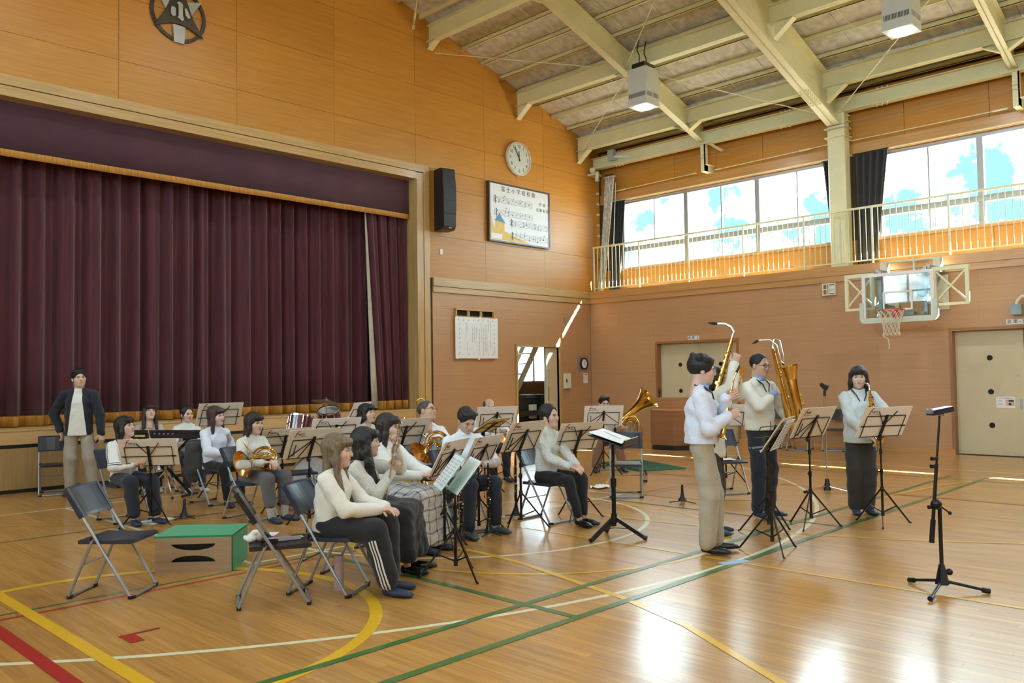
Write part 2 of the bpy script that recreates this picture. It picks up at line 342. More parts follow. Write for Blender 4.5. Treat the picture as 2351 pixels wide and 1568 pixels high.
# stage: deck, apron boards with black slots
M_APR = wood('apron_board', (.34, .21, .085), (.43, .28, .12), 'z', .4, .1, .06); M_APT = wood('apron_edge', (.50, .31, .12), (.60, .39, .17), 'h', .4, .1, .03)
mb = MB(); mb.b(-15.4, -5.6, .02, 5, 0, AP - .03); stage = struct(mb.build('stage_floor', M_JOINT))
mb = MB(); mb.b(-15.4, -5.62, -.02, 5, AP - .03, AP); mb.build('deck', M_APT, stage); mb = MB(); mb.b(-15.4, -5.62, -.012, .02, .70, AP - .032); mb.build('edge_board', M_APT, stage)
mb = MB(); mb.b(-15.4, -5.62, -.004, .02, .0, .70); mb.build('slot_board', M_BLACK, stage)
x = -15.35
while x < -5.7:
    mb = MB(); mb.b(x, min(x + 1.76, -5.64), -.012, .02, .055, .645); mb.build('apron_panel', M_APR, stage); x += 1.82
mb = MB(); mb.b(-15.4, -5.6, 5.0, 5.2, 0, 6.2); mb.b(-15.6, -15.4, 0.3, 5.2, 0, 6.2); mb.b(-5.6, -5.4, .3, 5.2, 0, 6.2); mb.b(-15.6, -5.4, .3, 5.2, 5.9, 6.1); struct(mb.build('wall_stagehouse', M_JOINT))
# storage doorway: frame, room behind
mb = MB(); mb.b(DX0 - .05, DX0, -.03, .30, 0, DZ); mb.b(DX1, DX1 + .07, -.03, .30, 0, DZ); mb.b(DX0 - .05, DX1 + .07, -.03, .30, DZ, DZ + .05); d1 = struct(mb.build('door_1', M_TRIMV))
mb = MB(); mb.b(-1.62, DX1, .08, .12, 0.01, DZ); mb.build('door_leaf', M_DOOR, d1); mb = MB(); mb.b(-1.66, -1.62, .06, .14, .01, DZ); mb.build('leaf_edge', M_CREAM, d1)
mb = MB(); mb.ball((-1.58, .06, 1.7), .02); mb.b(-1.6, -1.57, .06, .08, .95, 1.3); mb.build('handle', M_CHROME, d1)
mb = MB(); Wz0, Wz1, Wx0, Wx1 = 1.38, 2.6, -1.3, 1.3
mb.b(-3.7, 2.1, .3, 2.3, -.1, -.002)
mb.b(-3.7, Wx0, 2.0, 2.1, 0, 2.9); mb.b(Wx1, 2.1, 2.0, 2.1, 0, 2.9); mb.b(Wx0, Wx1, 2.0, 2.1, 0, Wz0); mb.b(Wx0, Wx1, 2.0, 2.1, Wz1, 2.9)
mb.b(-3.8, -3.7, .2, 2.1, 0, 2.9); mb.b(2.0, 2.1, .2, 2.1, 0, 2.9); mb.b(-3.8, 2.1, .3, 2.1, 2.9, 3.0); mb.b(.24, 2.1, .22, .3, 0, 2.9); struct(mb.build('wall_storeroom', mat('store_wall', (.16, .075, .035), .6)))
mb = MB(); [mb.b(x - .03, x + .03, 2.02, 2.08, Wz0, Wz1) for x in (Wx0 + .03, .0, Wx1 - .03)]; [mb.b(Wx0, Wx1, 2.02, 2.08, z - .025, z + .025) for z in (Wz0 + .02, Wz1 - .02)]; w5 = struct(mb.build('window_5', M_ALU))
mb = MB(); mb.b(Wx0, Wx1, 2.045, 2.05, Wz0, Wz1); mb.build('pane', M_PANE, w5)
# ---------------------------------------------------------------- right wall (plane x = 0) below the gallery
dA, dB = (-4.19, -2.04), (-10.9, -8.61); DH = 2.30
mb = MB()
for y0, y1 in ((dA[1], .02), (dB[1], dA[0]), (Y_B, dB[0])): mb.b(.02, .22, y0, y1, 0, DH)
mb.b(.02, .22, Y_B, .02, DH, 3.5); mb.b(.205, .3, Y_B, .02, 0, 3.5)
wall_right = struct(mb.build('wall_right', M_JOINT))
panels(wall_right, 'board', (.02, 0, 0), (0, -1, 0), [0, 1.82, 3.64, 5.46, 7.28, 9.1, 10.92, 12.74], vs, M_LOW, .0016, .016, [(2.04, 4.19, 0, DH), (8.61, 10.9, 0, DH)], None, .91)
mb = MB(); mb.b(-.03, .04, Y_B, 0, 3.40, 3.52); mb.b(-.05, .04, Y_B, 0, 3.53, 3.71); struct(mb.build('trim_4', M_LEDGE))
mb = MB(); [mb.b(-.014, .02, a, b, 0, .1) for a, b in ((dA[1], -.02), (dB[1], dA[0]), (-15, dB[0]))]; struct(mb.build('baseboard_right', M_LEDGE))
M_HOLE = mat('door_glass_dark', (.015, .016, .018), .15)
M_JAMB = wood('jamb_wood', (.24, .105, .035), (.33, .155, .055), 'z', .4, .1, .02)
def sliding_door(name, y0, y1):
    mb = MB(); mb.b(-.012, .2, y1 - .02, y1 + .04, 0, DH - .01); mb.b(-.012, .2, y0 - .04, y0 + .02, 0, DH - .01); mb.b(-.012, .2, y0 - .04, y1 + .04, DH - .01, DH + .045)
    d = struct(mb.build(name, M_JAMB)); ym = (y0 + y1) / 2
    for a, b in ((y0, ym - .006), (ym + .006, y1)):
        mb = MB(); mb.b(.16, .195, a, b, .01, DH - .005); mb.b(.15, .16, b - .05, b, .01, DH - .005); lf = mb.build('door_leaf', M_DOOR, d)
        if a == y0 or name == 'door_3': cs = (1.78, 1.16, .55)
        else: cs = (1.78, 1.16, .55)
        for z in cs:
            mb = MB(); mb.cyl((.157, (a + b) / 2 - .02, z), (.17, (a + b) / 2 - .02, z), .05, n=20); mb.build('peephole', M_HOLE, lf)
        e = b if a == y0 else a; sg = -1 if a == y0 else 1
        mb = MB(); mb.b(.154, .17, e + sg * .07 - .022, e + sg * .07 + .022, .84, 1.03); mb.build('pull', M_GREY, lf)
        mb = MB(); mb.cyl((.15, e + sg * .11, 1.45), (.16, e + sg * .11, 1.45), .02); mb.build('lock', M_GREY, lf)
sliding_door('door_2', *dA); sliding_door('door_3', *dB)
# ---------------------------------------------------------------- gallery, window wall
XW = .55
mb = MB(); mb.b(-.02, XW + .25, Y_B, .02, 3.50, 3.70); mb.b(.05, .22, Y_B, .02, 3.3, 3.5); struct(mb.build('gallery_floor', mat('gallery_deck', (.66, .58, .44), .5)))
WZ0, WZ1, TZ0, TZ1 = 4.29, 6.03, 4.74, 4.86
mb = MB(); mb.b(XW + .02, XW + .25, Y_B, .4, 3.5, WZ0); mb.b(XW + .02, XW + .25, Y_B, .4, WZ1 + .02, 7.7)
for a, b in ((-.35, .4), (-6.95, -6.22), (-13.4, -12.9), (-19.9, -19.4), (Y_B, -26.3)): mb.b(XW + .02, XW + .25, a, b, WZ0, WZ1 + .02)
wall_window = struct(mb.build('wall_window', M_JOINT))
ys = [0.0, .5, 2.3, 3.45, 4.65, 6.45, 7.72, 9.25, 11.0, 13]
panels(wall_window, 'panel', (XW + .02, 0, 0), (0, -1, 0), ys, [6.30, 7.42], M_UP, .01, .018)
panels(wall_window, 'sill_panel', (XW + .02, 0, 0), (0, -1, 0), ys, [3.70, WZ0 - .03], M_UP, .006, .018)
mb = MB(); mb.b(XW - .03, XW + .1, -13.2, 0, 6.06, 6.30); mb.b(XW - .03, XW + .22, -13.2, 0, WZ0 - .05, WZ0); struct(mb.build('trim_5', M_LEDGE))
mb = MB(); mb.b(XW - .06, XW - .03, -13, -.2, 6.075, 6.095); struct(mb.build('trim_6', M_STEEL))
def windows(name, edges, heavy):
    mb = MB(); y0, y1 = edges[-1], edges[0]
    mb.b(XW + .06, XW + .16, y0, y1, WZ1 - .05, WZ1); mb.b(XW + .06, XW + .16, y0, y1, WZ0, WZ0 + .04); mb.b(XW + .03, XW + .16, y0, y1, TZ0, TZ1)
    w = struct(mb.build(name, M_ALU))
    for e in edges:
        mb = MB(); h = .055 if e in heavy else .014; mb.b(XW + (.04 if e in heavy else .08), XW + .16, e - h, e + h, WZ0, WZ1); mb.build('mullion', M_ALU, w)
    for a, b in zip(edges[1:], edges[:-1]):
        for z0, z1 in ((WZ0 + .04, TZ0), (TZ1, WZ1 - .05)):
            mb = MB(); mb.b(XW + .115, XW + .121, a, b, z0, z1); mb.build('pane', M_PANE, w)
windows('window_1', [-.40, -.66, -1.62, -2.57, -3.52, -4.46, -5.4, -6.22], (-.66, -2.57, -4.46, -.40, -6.22))
windows('window_2', [-6.95, -7.15, -8.12, -9.05, -10.0, -10.95, -11.9, -12.85], (-7.15, -9.05, -10.95))
windows('window_3', [-13.4 - 1.0 * i for i in range(7)], (-15.4, -17.4)); windows('window_4', [-19.9 - 1.0 * i for i in range(7)], (-21.9, -23.9))
# steel columns on the gallery
def column(y):
    mb = MB(); mb.prism([(.03, 0), (.33, 0), (.36, .03), (.36, .27), (.33, .30), (.03, .30), (0, .27), (0, .03)], (.16, y + .18, 3.70), (0, -1, 0), (1, 0, 0), 3.25)
    o = struct(mb.build('steel_column', M_STEEL))
    for z in (6.43, 6.62):
        mb = MB(); mb.b(.12, .50, y - .22, y + .22, z, z + .025); mb.build('stiffener_plate', M_STEEL, o)
    for k in range(6):
        mb = MB(); mb.b(.24, .40, y - .235, y - .18, 6.36 + k * .13, 6.375 + k * .13); mb.build('fin', M_STEEL, o)
for y in (-6.48, -13.0, -19.5): column(y)
# railing: rails, posts, balusters
rl = thing('railing', 'cream steel railing with thin balusters along the gallery edge', 'railing')
mb = MB(); mb.b(.0, .05, -26, -.12, 4.83, 4.87); mb.build('top_rail', M_STEEL, rl); mb = MB(); mb.b(.012, .04, -26, -.12, 3.775, 3.80); mb.build('bottom_rail', M_STEEL, rl)
q = MB(); q.b(.01, .042, -.016, .016, 3.70, 4.84); post = q.mesh('post', M_STEEL); q = MB(); q.b(.02, .033, -.0065, .0065, 3.79, 4.84); bal = q.mesh('baluster', M_STEEL)
y = -.14; k = 0; far = MB()
while y > -26:
    if k % 12 == 0: inst('post', post, rl, (0, y, 0))
    elif y > -13: inst('baluster', bal, rl, (0, y, 0))
    else: far.b(.02, .033, y - .0065, y + .0065, 3.79, 4.84)
    y -= .118; k += 1
tag(far.build('baluster_row', M_STEEL, rl), kind='stuff')
# ---------------------------------------------------------------- roof
def slope_prism(mb, x0, x1, y0, y1, dz0, dz1):
    mb.add([(x0, y0, rz(x0) + dz0), (x1, y0, rz(x1) + dz0), (x1, y1, rz(x1) + dz0), (x0, y1, rz(x0) + dz0), (x0, y0, rz(x0) + dz1), (x1, y0, rz(x1) + dz1), (x1, y1, rz(x1) + dz1), (x0, y1, rz(x0) + dz1)],
           [(0, 3, 2, 1), (4, 5, 6, 7), (0, 1, 5, 4), (1, 2, 6, 5), (2, 3, 7, 6), (3, 0, 4, 7)])
mb = MB(); slope_prism(mb, -10.5, 2.4, Y_B, .3, .145, .30); slope_prism(mb, -23.2, -10.5, Y_B, .3, .145, .30); ceiling = struct(mb.build('ceiling', M_DECK))
rest = MB()
px_ = [.42 - .6 * i for i in range(19)]      # purlin lines
for i in range(len(px_) - 1):
    y = -.0
    for j in range(30):
        y0 = -(j + 1) * .91; y1 = -j * .91
        if i < 13 and j < 14:
            q = MB(); slope_prism(q, px_[i + 1] + .004, px_[i] - .004, y0 + .004, y1 - .004, .10, .14); q.build('roof_panel', M_DECK, ceiling)
        else: slope_prism(rest, px_[i + 1] + .004, px_[i] - .004, y0 + .004, y1 - .004, .10, .14)
tag(rest.build('roof_panels', M_DECK, ceiling), kind='stuff')
def chan(x):
    z = rz(x); mb = MB(); mb.b(x - .022, x + .022, Y_B, 0, z, z + .012); mb.b(x - .022, x - .010, Y_B, 0, z, z + .105); mb.b(x - .022, x + .022, Y_B, 0, z + .095, z + .105); return mb
M_PURL = mat('purlin_primer', (.70, .65, .40), .5, 0, .06, 3)
for x in px_:
    struct(chan(x).build('purlin', M_PURL))
    if x > -10: struct(chan(-21 - x).build('purlin', M_PURL))
def hbeam(name, p0, p1, w, h, t=.014, m=M_STEEL):
    """p0, p1: middle of the top flange"""
    mb = MB(); p0, p1 = Vector(p0), Vector(p1); d = (p1 - p0).normalized(); sd = d.cross(Vector((0, 0, 1))).normalized(); up = sd.cross(d)
    for off, ww, hh in ((-t / 2, w, t), (-h / 2, t, h), (-h + t / 2, w, t)): mb.bar(p0 + up * off, p1 + up * off, ww, hh, up)
    return struct(mb.build(name, m))
def haunch(x, y, sgn, depth, length, zb):
    """triangular bracket under a roof beam beside a rafter or wall"""
    mb = MB(); mb.prism([(0, 0), (length, 0), (length * .92, -.03), (0, -depth)], (x - .006, y, zb), (0, sgn, 0), (0, 0, 1), .012)
    mb.bar((x, y + sgn * length, zb - .01), (x, y, zb - depth), .15, .012); return struct(mb.build('haunch_plate', M_STEEL))
for x, h in ((-.39, .34), (-2.62, .34), (-5.35, .36), (-8.0, .36)):
    zt = rz(x) - .02
    hbeam('roof_beam', (x, Y_B, zt), (x, -.02, zt), .17, h)
    for y, sg in ((-.03, -1), (-3.24, 1), (-3.36, -1), (-6.38, 1), (-6.58, -1), (-9.69, 1), (-9.81, -1)):
        dd = (.30 if abs(y + 6.48) < .2 else .16) if y < -.1 else (.16 if x < -5 else .3)
        haunch(x, y, sg, dd, .9 * dd + .12, zt - h)
hbeam('eave_girder', (.22, Y_B, 7.22), (.22, -.02, 7.22), .2, .29)
for y, h, w in ((-3.3, .46, .15), (-6.48, .80, .26), (-9.75, .46, .15), (-13, .80, .26), (-16.3, .46, .15), (-19.5, .8, .26), (-22.8, .46, .15)):
    hbeam('rafter', (-10.5, y, rz(-10.5) - .02), (.30, y, rz(.3) - .02), w, h, .016); hbeam('rafter', (-21.1, y, rz(-21.1) - .02), (-10.5, y, rz(-10.5) - .02), w, h, .016)
# bolted splice near the column
def bolts(y):
    mb = MB()
    for s_ in (-1, 1):
        for i in range(7):
            for r in (.05, .10):
                x = -.75 - i * .085; z = rz(x) - .02 - .80 / math.cos(math.atan(S)) - .012; mb.cyl((x, y + s_ * r, z - .02), (x, y + s_ * r, z + .012), .014, n=6)
    mb2 = MB()
    for i in range(5):
        for j in range(3): mb2.cyl((-.85 - j * .1, y - .03, rz(-.85) - .25 - i * .11), (-.85 - j * .1, y - .008, rz(-.85) - .25 - i * .11), .016, n=6)
    a = struct(mb.build('splice_bolts', M_STEEL)); struct(mb2.build('splice_bolts', M_STEEL))
bolts(-6.48)
for y in (-5.5, -7.55, -1.0):
    mb = MB()
    for i in range(6):
        mb.cyl((.17 + .1 * (i % 2), y + .05 * i, 6.90), (.17 + .1 * (i % 2), y + .05 * i, 6.935), .016, n=6); mb.cyl((.17 + .1 * (i % 2), y + .05 * i, 7.215), (.17 + .1 * (i % 2), y + .05 * i, 7.26), .016, n=6)
        mb.cyl((.20, y + .08 + .1 * (i % 2), 7.0 + .05 * (i // 2)), (.22, y + .08 + .1 * (i % 2), 7.0 + .05 * (i // 2)), .013, n=6)
    struct(mb.build('girder_bolts', M_STEEL))
def hanger(y):
    mb = MB(); mb.b(.16, .19, y - .09, y + .02, 6.30, 6.95); mb.b(.16, .30, y - .09, y - .07, 6.30, 6.95); mb.b(.16, .55, y - .09, y + .02, 6.29, 6.30); mb.b(.16, .55, y - .09, y - .08, 6.30, 6.44); mb.b(.16, .55, y - .16, y - .09, 6.44, 6.45)
    mb.bar((.2, y - .2, 6.93), (.52, y - .35, 6.78), .1, .02); struct(mb.build('hanger_bracket', M_STEEL))
hanger(-3.3); hanger(-9.75)
def rod(name, a, b, r=.011, tb=None):
    mb = MB(); a, b = Vector(a), Vector(b); mb.cyl(a, b, r, n=6)
    if tb is not None:
        c = a.lerp(b, tb); d = (b - a).normalized(); mb.cyl(c - d * .12, c + d * .12, r * 2.1, n=6)
    mb.bar(a, a + (b - a).normalized() * .14, .06, .012); mb.bar(b - (b - a).normalized() * .14, b, .06, .012)
    struct(mb.build(name, M_STEEL))
rod('brace_rod', (-.35, -.03, 7.22), (-2.55, -3.25, 8.0), tb=.05); rod('brace_rod', (-5.2, -.03, 8.6), (-2.7, -3.25, 8.0))
rod('brace_rod', (-2.55, -3.36, 8.0), (.1, -6.35, 6.9)); rod('brace_rod', (.12, -6.6, 6.95), (-2.6, -9.7, 8.0), tb=.1); rod('brace_rod', (-5.8, -.03, 8.95), (-8.0, -3.25, 9.6), tb=.12)
rod('brace_rod', (-2.7, -3.25, 8.0), (-5.35, -6.4, 8.7)); rod('conduit', (.42, -.55, 6.32), (.42, -3.0, 6.36), .009, .1); rod('conduit', (.42, -3.5, 6.34), (.42, -6.25, 6.38), .009, .8); rod('conduit', (.42, -6.7, 6.36), (.42, -9.6, 6.36), .009, .95)
for x0, y0, x1, y1 in ((-4.6, -.9, -.9, -.95), (-3.2, -4.6, -.6, -4.7), (-5.4, -2.2, -2.0, -2.4), (-3.0, -7.4, -.8, -7.6), (-2.0, -9.2, -1.1, -9.25)):
    mb = MB(); mb.cyl((x0, y0, rz(x0) - .02), (x1, y1, rz(x1) - .02), .005, n=5); struct(mb.build('sag_rod', M_WHITEP))
for z in (6.60, 6.68):
    mb = MB(); mb.cyl((.14, -.1, z), (.14, -13, z), .004, n=5); struct(mb.build('cable', M_GREY))
# the other sides of the hall
mb = MB(); mb.b(-60, 60, -70, 45, -.5, -.31); struct(mb.build('ground', mat('schoolyard', (.30, .27, .22), .9, 0, .2, .5)))
mb = MB(); mb.b(X_L - .2, X_L, Y_B, 0, 0, WZ0); mb.b(X_L - .2, X_L, Y_B, 0, WZ1, 7.7)
for k in range(5): mb.b(X_L - .2, X_L, -6.5 * k - .45, -6.5 * k, WZ0, WZ1)
struct(mb.build('wall_left', M_UP))
for k in range(4):
    mb = MB(); y1 = -6.5 * k - .45; y0 = max(y1 - 6.05, Y_B); [mb.b(X_L - .14, X_L - .06, y1 - .5 * 2.02 * j - .03, y1 - .5 * 2.02 * j + .03, WZ0, WZ1) for j in range(7)]; [mb.b(X_L - .14, X_L - .06, y0, y1, z - .03, z + .03) for z in (WZ0 + .03, 4.8, WZ1 - .03)]
    w = struct(mb.build('window_%d' % (6 + k), M_ALU)); mb = MB(); mb.b(X_L - .102, X_L - .096, y0, y1, WZ0, WZ1); mb.build('pane', M_PANE, w)
mb = MB(); mb.prism([(X_L, 0), (.3, 0), (.3, rz(.3) + .1), (-10.5, rz(-10.5) + .1), (X_L, rz(X_L) + .1)], (0, Y_B, 0), (1, 0, 0), (0, 0, 1), .2); struct(mb.build('wall_back', M_UP))
# ================================================================ CEILING LAMPS (the hall's own lamps; each carries its light)
M_LBOX = mat('lamp_housing', (.60, .63, .60), .45, 0, .03)
M_LENS = mat('lamp_lens', (1, 1, .97), .3, 0, .02, emit=((1, .98, .92), 9.0))
def ceiling_lamp(x, y, z, lab):
    t = thing('ceiling_lamp', lab, 'lamp', (x, y, z), 0, 'box shaped ceiling lamps')
    mb = MB(); mb.b(-.225, .225, -.225, .225, .02, .76); mb.b(-.232, .232, -.232, .232, 0, .03); mb.build('housing', M_LBOX, t)
    for k in range(18):
        mb = MB(); q = -.19 + k * .0225; mb.b(-.227, -.2245, q - .006, q + .006, .16, .25); mb.build('vent_slot', M_BLACK, t)
    for k in (-1, 1):
        mb = MB(); mb.b(k * .11 - .09, k * .11 + .09, -.227, -.2245, .16, .25); mb.build('vent_grille', M_GREY, t)
    mb = MB(); mb.cyl((0, 0, -.012), (0, 0, .01), .19, n=28); mb.build('lens', M_LENS, t)
    mb = MB(); mb.b(-.17, .17, -.15, .15, .76, .88); mb.build('ballast', M_BLACK, t)
    for k in (-.12, .12):
        mb = MB(); mb.tube([(k, 0, .86), (k, 0, 1.0), (k + .03, .02, 1.06), (k, .05, 1.16), (k, 0, rz(x) - z)], .012, 6); mb.build('hanger', M_BLKM, t)
    l = bpy.data.lights.new('lamp', 'AREA'); l.shape = 'DISK'; l.size = .36; l.energy = LAMP_W; l.color = (.86, .95, 1); lo = bpy.data.objects.new('lamp_light', l); COL.objects.link(lo); lo.parent = t; lo.location = (0, 0, -.03)
    return t
ceiling_lamp(-2.88, -3.83, 7.02, 'grey box ceiling lamp hanging left of the tall steel column'); ceiling_lamp(-2.85, -8.88, 7.06, 'grey box ceiling lamp cut off by the top edge at right')
for x in (-9.4, -12.8, -18.1):
    for j, y in enumerate((-3.83, -8.95, -14.1, -19.3)): ceiling_lamp(x, y, 8.6 if -17 < x else 7.0, 'grey box ceiling lamp %s, %s from the stage' % ({-9.4: 'right of the ridge', -12.8: 'left of the ridge', -18.1: 'near the left wall'}[x], ('first', 'second', 'third', 'fourth')[j]))
for j, y in enumerate((-14.1, -19.3)): ceiling_lamp(-2.88, y, 7.02, 'grey box ceiling lamp over the right side, %s from the stage' % ('third', 'fourth')[j])
# ================================================================ text as flat mesh print
def text_mesh(body, size, ext=.001, align='CENTER', shear=0.):
    cu = bpy.data.curves.new('txt', 'FONT'); cu.body = body; cu.size = size; cu.extrude = ext; cu.align_x = align; cu.align_y = 'CENTER'; cu.shear = shear; cu.resolution_u = 3
    ob = bpy.data.objects.new('txt', cu); COL.objects.link(ob); dg = bpy.context.evaluated_depsgraph_get()
    me = bpy.data.meshes.new_from_object(ob.evaluated_get(dg)); bpy.data.objects.remove(ob); return me
def put_text(name, body, size, parent, loc, rot, m, align='CENTER', shear=0., ext=.001):
    me = text_mesh(body, size, ext, align, shear); me.materials.clear(); me.materials.append(m); return inst(name, me, parent, loc, rot)
RX = (PI / 2, 0, 0)                       # text on the stage wall, facing the hall
RY = (PI / 2, 0, -PI / 2)                 # text on the right wall
# ================================================================ STAGE CURTAINS
M_CURT = mat('maroon_velvet', (.078, .0065, .016), .75, 0, .25, 3, sheen=.35, stretch=(6, 6, .4))
M_VAL = mat('valance_velvet', (.060, .012, .022), .8, 0, .12, 2, sheen=.3)
M_GOLD = mat('gold_fringe', (.50, .235, .035), .6, 0, .3, 60, .3, stretch=(1, 1, .06))
M_LIN = mat('curtain_lining', (.50, .48, .38), .8)
def drape(name, x0, x1, z0, z1, yf, m, parent, n, flare=None, th=.012, nz=6):
    mb = MB(); vs = []; fs = []
    for s_ in (0, 1):
        for i in range(n + 1):
            for j in range(nz + 1):
                t = j / nz; z = z0 + (z1 - z0) * t; a, b = (x0, x1) if not flare else flare(t); x = a + (b - a) * i / n
                vs.append((x, yf(x, t, i / n) + s_ * th, z))
    w = nz + 1; k = (n + 1) * w
    for i in range(n):
        for j in range(nz):
            a = i * w + j; fs.append((a, a + w, a + w + 1, a + 1)); fs.append((k + a, k + a + 1, k + a + w + 1, k + a + w))
    for j in range(nz): fs += [(j, j + 1, k + j + 1, k + j), (n * w + j + 1, n * w + j, k + n * w + j, k + n * w + j + 1)]
    for i in range(n): fs += [(i * w, k + i * w, k + i * w + w, i * w + w)]
    mb.add(vs, fs); return mb.build(name, m, parent, smooth='all')
def folds(x, t, _=0):
    a = .055 + .03 * (1 - t)
    return a * math.sin(x * 19 + 1.7 * math.sin(x * 2.3)) + .03 * math.sin(x * 41 + 2 * math.sin(x * 3.1)) + .03 * math.sin(x * 4.3)
t = thing('stage_curtain', 'dark maroon pleated stage curtain with gold fringed hem', 'curtain', (0, 0, AP))
drape('cloth', -15.3, -6.45, 1.07 - AP, 5.3 - AP, lambda x, tt, u: .66 + folds(x, tt), M_CURT, t, 560)
drape('fringe', -15.3, -6.45, .93 - AP, 1.085 - AP, lambda x, tt, u: .645 + folds(x, 0), M_GOLD, t, 560, nz=1)
t = thing('leg_curtain', 'brighter maroon side curtain hanging by the right stage jamb', 'curtain', (0, 0, AP))
fl = lambda tt: (-6.52 - .28 * tt, -5.78); f2 = lambda x, tt, u: .33 + .05 * math.sin(u * 24 + 1) + .03 * math.sin(u * 51)
drape('cloth', 0, 0, 1.09 - AP, 5.15 - AP, f2, M_CURT, t, 110, fl)
drape('fringe', 0, 0, .93 - AP, 1.105 - AP, lambda x, tt, u: .318 + .05 * math.sin(u * 24 + 1) + .03 * math.sin(u * 51), M_GOLD, t, 110, lambda tt: (-6.52, -5.78), nz=1)
drape('lining', 0, 0, .96 - AP, 5.15 - AP, lambda x, tt, u: .36, M_LIN, t, 4, lambda tt: (-6.66 - .15 * tt, -6.5 - .28 * tt))
t = thing('valance', 'dark purple valance with gold fringe across the stage top', 'valance', (0, 0, 4.93))
drape('cloth', -15.24, -5.77, .10, .86, lambda x, tt, u: .205 + .006 * math.sin(x * 3) + .004 * math.sin(x * 9), M_VAL, t, 120, nz=2)
drape('fringe', -15.24, -5.77, 0, .105, lambda x, tt, u: .19 + .006 * math.sin(x * 3) + .004 * math.sin(x * 9), M_GOLD, t, 120, nz=1)
# ================================================================ THINGS ON THE STAGE WALL
M_BRONZE = mat('dark_bronze', (.045, .035, .022), .45, .3, .15); M_SILV = mat('brushed_silver', (.42, .44, .40), .45, .3, .06)
t = thing('school_emblem', 'dark bronze ring emblem with silver points and a character high on the wall', 'emblem', (-10.84, 0, 7.74))
def em(name, pts, m, y, th):
    mb = MB(); mb.prism([(p[0] + 10.84, p[1] - 7.74) for p in pts], (0, y, 0), (1, 0, 0), (0, 0, 1), th); return mb.build(name, m, t)
mb = MB(); mb.lathe([(.415, -.03), (.475, -.03), (.475, -.005), (.415, -.005), (.415, -.03)], 48, Matrix.Rotation(PI / 2, 4, 'X')); o = mb.build('ring', M_BRONZE, t); o.location = (0, -.035, 0)
em('star', [(-11.26, 7.43), (-11.0, 7.55), (-10.84, 7.57), (-10.68, 7.55), (-10.42, 7.43), (-10.60, 7.72), (-10.70, 7.97), (-10.84, 8.28), (-10.98, 7.97), (-11.08, 7.72)][::-1], M_BRONZE, -.05, -.03)
em('point', [(-10.94, 7.545), (-10.73, 7.545), (-10.75, 7.25), (-10.92, 7.25)][::-1], M_SILV, -.045, -.03); em('point', [(-10.70, 7.98), (-10.44, 8.06), (-10.62, 7.78)][::-1], M_SILV, -.045, -.03); em('point', [(-10.98, 7.98), (-11.06, 7.78), (-11.24, 8.06)][::-1], M_SILV, -.045, -.03)
em('stroke', [(-10.89, 7.92), (-10.84, 7.94), (-10.79, 7.91), (-10.79, 7.72), (-10.77, 7.65), (-10.80, 7.62), (-10.88, 7.67), (-10.86, 7.69), (-10.86, 7.88)][::-1], M_SILV, -.08, -.02)
em('stroke', [(-10.99, 7.81), (-10.95, 7.83), (-10.91, 7.81), (-10.91, 7.69), (-10.95, 7.66), (-10.99, 7.70)][::-1], M_SILV, -.08, -.02); em('stroke', [(-10.76, 7.84), (-10.73, 7.86), (-10.70, 7.81), (-10.66, 7.72), (-10.69, 7.69), (-10.74, 7.73)][::-1], M_SILV, -.08, -.02)
# wall clock
t = thing('wall_clock', 'round white wall clock above the framed song sheet', 'clock', (-2.64, 0, 6.73)); RC = Matrix.Rotation(PI / 2, 4, 'X')
mb = MB(); mb.lathe([(.34, .0), (.40, .0), (.415, .05), (.40, .085), (.375, .09), (.365, .06)], 48, RC); mb.build('case', mat('clock_case', (.66, .62, .52), .35), t, True)
mb = MB(); mb.cyl((0, 0, 0), (0, -.062, 0), .37, n=48); mb.build('dial', mat('clock_dial', (.72, .80, .76), .5, 0, .02), t)
for k in range(1, 13):
    a = PI / 2 - k * PI / 6; put_text('numeral', str(k), .115, t, (.295 * math.cos(a), -.0635, .295 * math.sin(a)), RX, M_INK)
def hand(ln, ang, w, y):
    a = math.radians(ang); mb = MB(); mb.bar((-.06 * math.sin(a), y, -.06 * math.cos(a)), (ln * math.sin(a), y, ln * math.cos(a)), w, .006, (0, 1, 0)); mb.build('hand', M_INK, t)
hand(.18, 357, .026, -.07); hand(.29, 329, .02, -.075); mb = MB(); mb.b(-.03, .01, -.05, 0, -.44, -.40); mb.build('clock_tab', M_CREAM, t)
# loudspeaker: shallow curved line cabinet
t = thing('wall_speaker', 'tall black curved loudspeaker mounted beside the stage frame', 'speaker', (-5.10, 0, 4.70)); mb = MB()
prof = [(0, .0), (0, .30), (.05, .36), (.5, .40), (.9, .40), (1.30, .34), (1.32, .30), (1.32, .0)]
M1 = Matrix.Rotation(math.radians(-12), 3, 'Z')
mb.prism([(p[1], p[0]) for p in prof], M1 @ Vector((.16, -.06, 0)), M1 @ Vector((0, -1, 0)), (0, 0, 1), .32); mb.build('cabinet', M_BLACK, t)
mb = MB(); c_ = M1 @ Vector((0, -.06, 0))
for z0, z1 in ((.06, .32), (.34, .6), (.62, .88), (.90, 1.26)):
    y0 = .37 + .02 * (z0 > .3); mb.prism([(.385 if z0 < .9 else .395, z0), (.41 if .3 < z0 < .9 else .40, z0), (.41 if z0 < .9 else .36, z1), (.385 if z0 < .9 else .33, z1)], M1 @ Vector((.145, -.06, 0)), M1 @ Vector((0, -1, 0)), (0, 0, 1), .29)
mb.build('grille', mat('speaker_grille', (.02, .024, .028), .5, 0, .4, 200), t); mb = MB(); mb.b(-.06, .06, -.12, 0, .5, .9); mb.build('bracket', M_BLKM, t)
put_text('maker_badge', 'toa', .05, t, M1 @ Vector((.02, -.06 - .376, .04)), (PI / 2, 0, math.radians(-12)), M_PAPER)
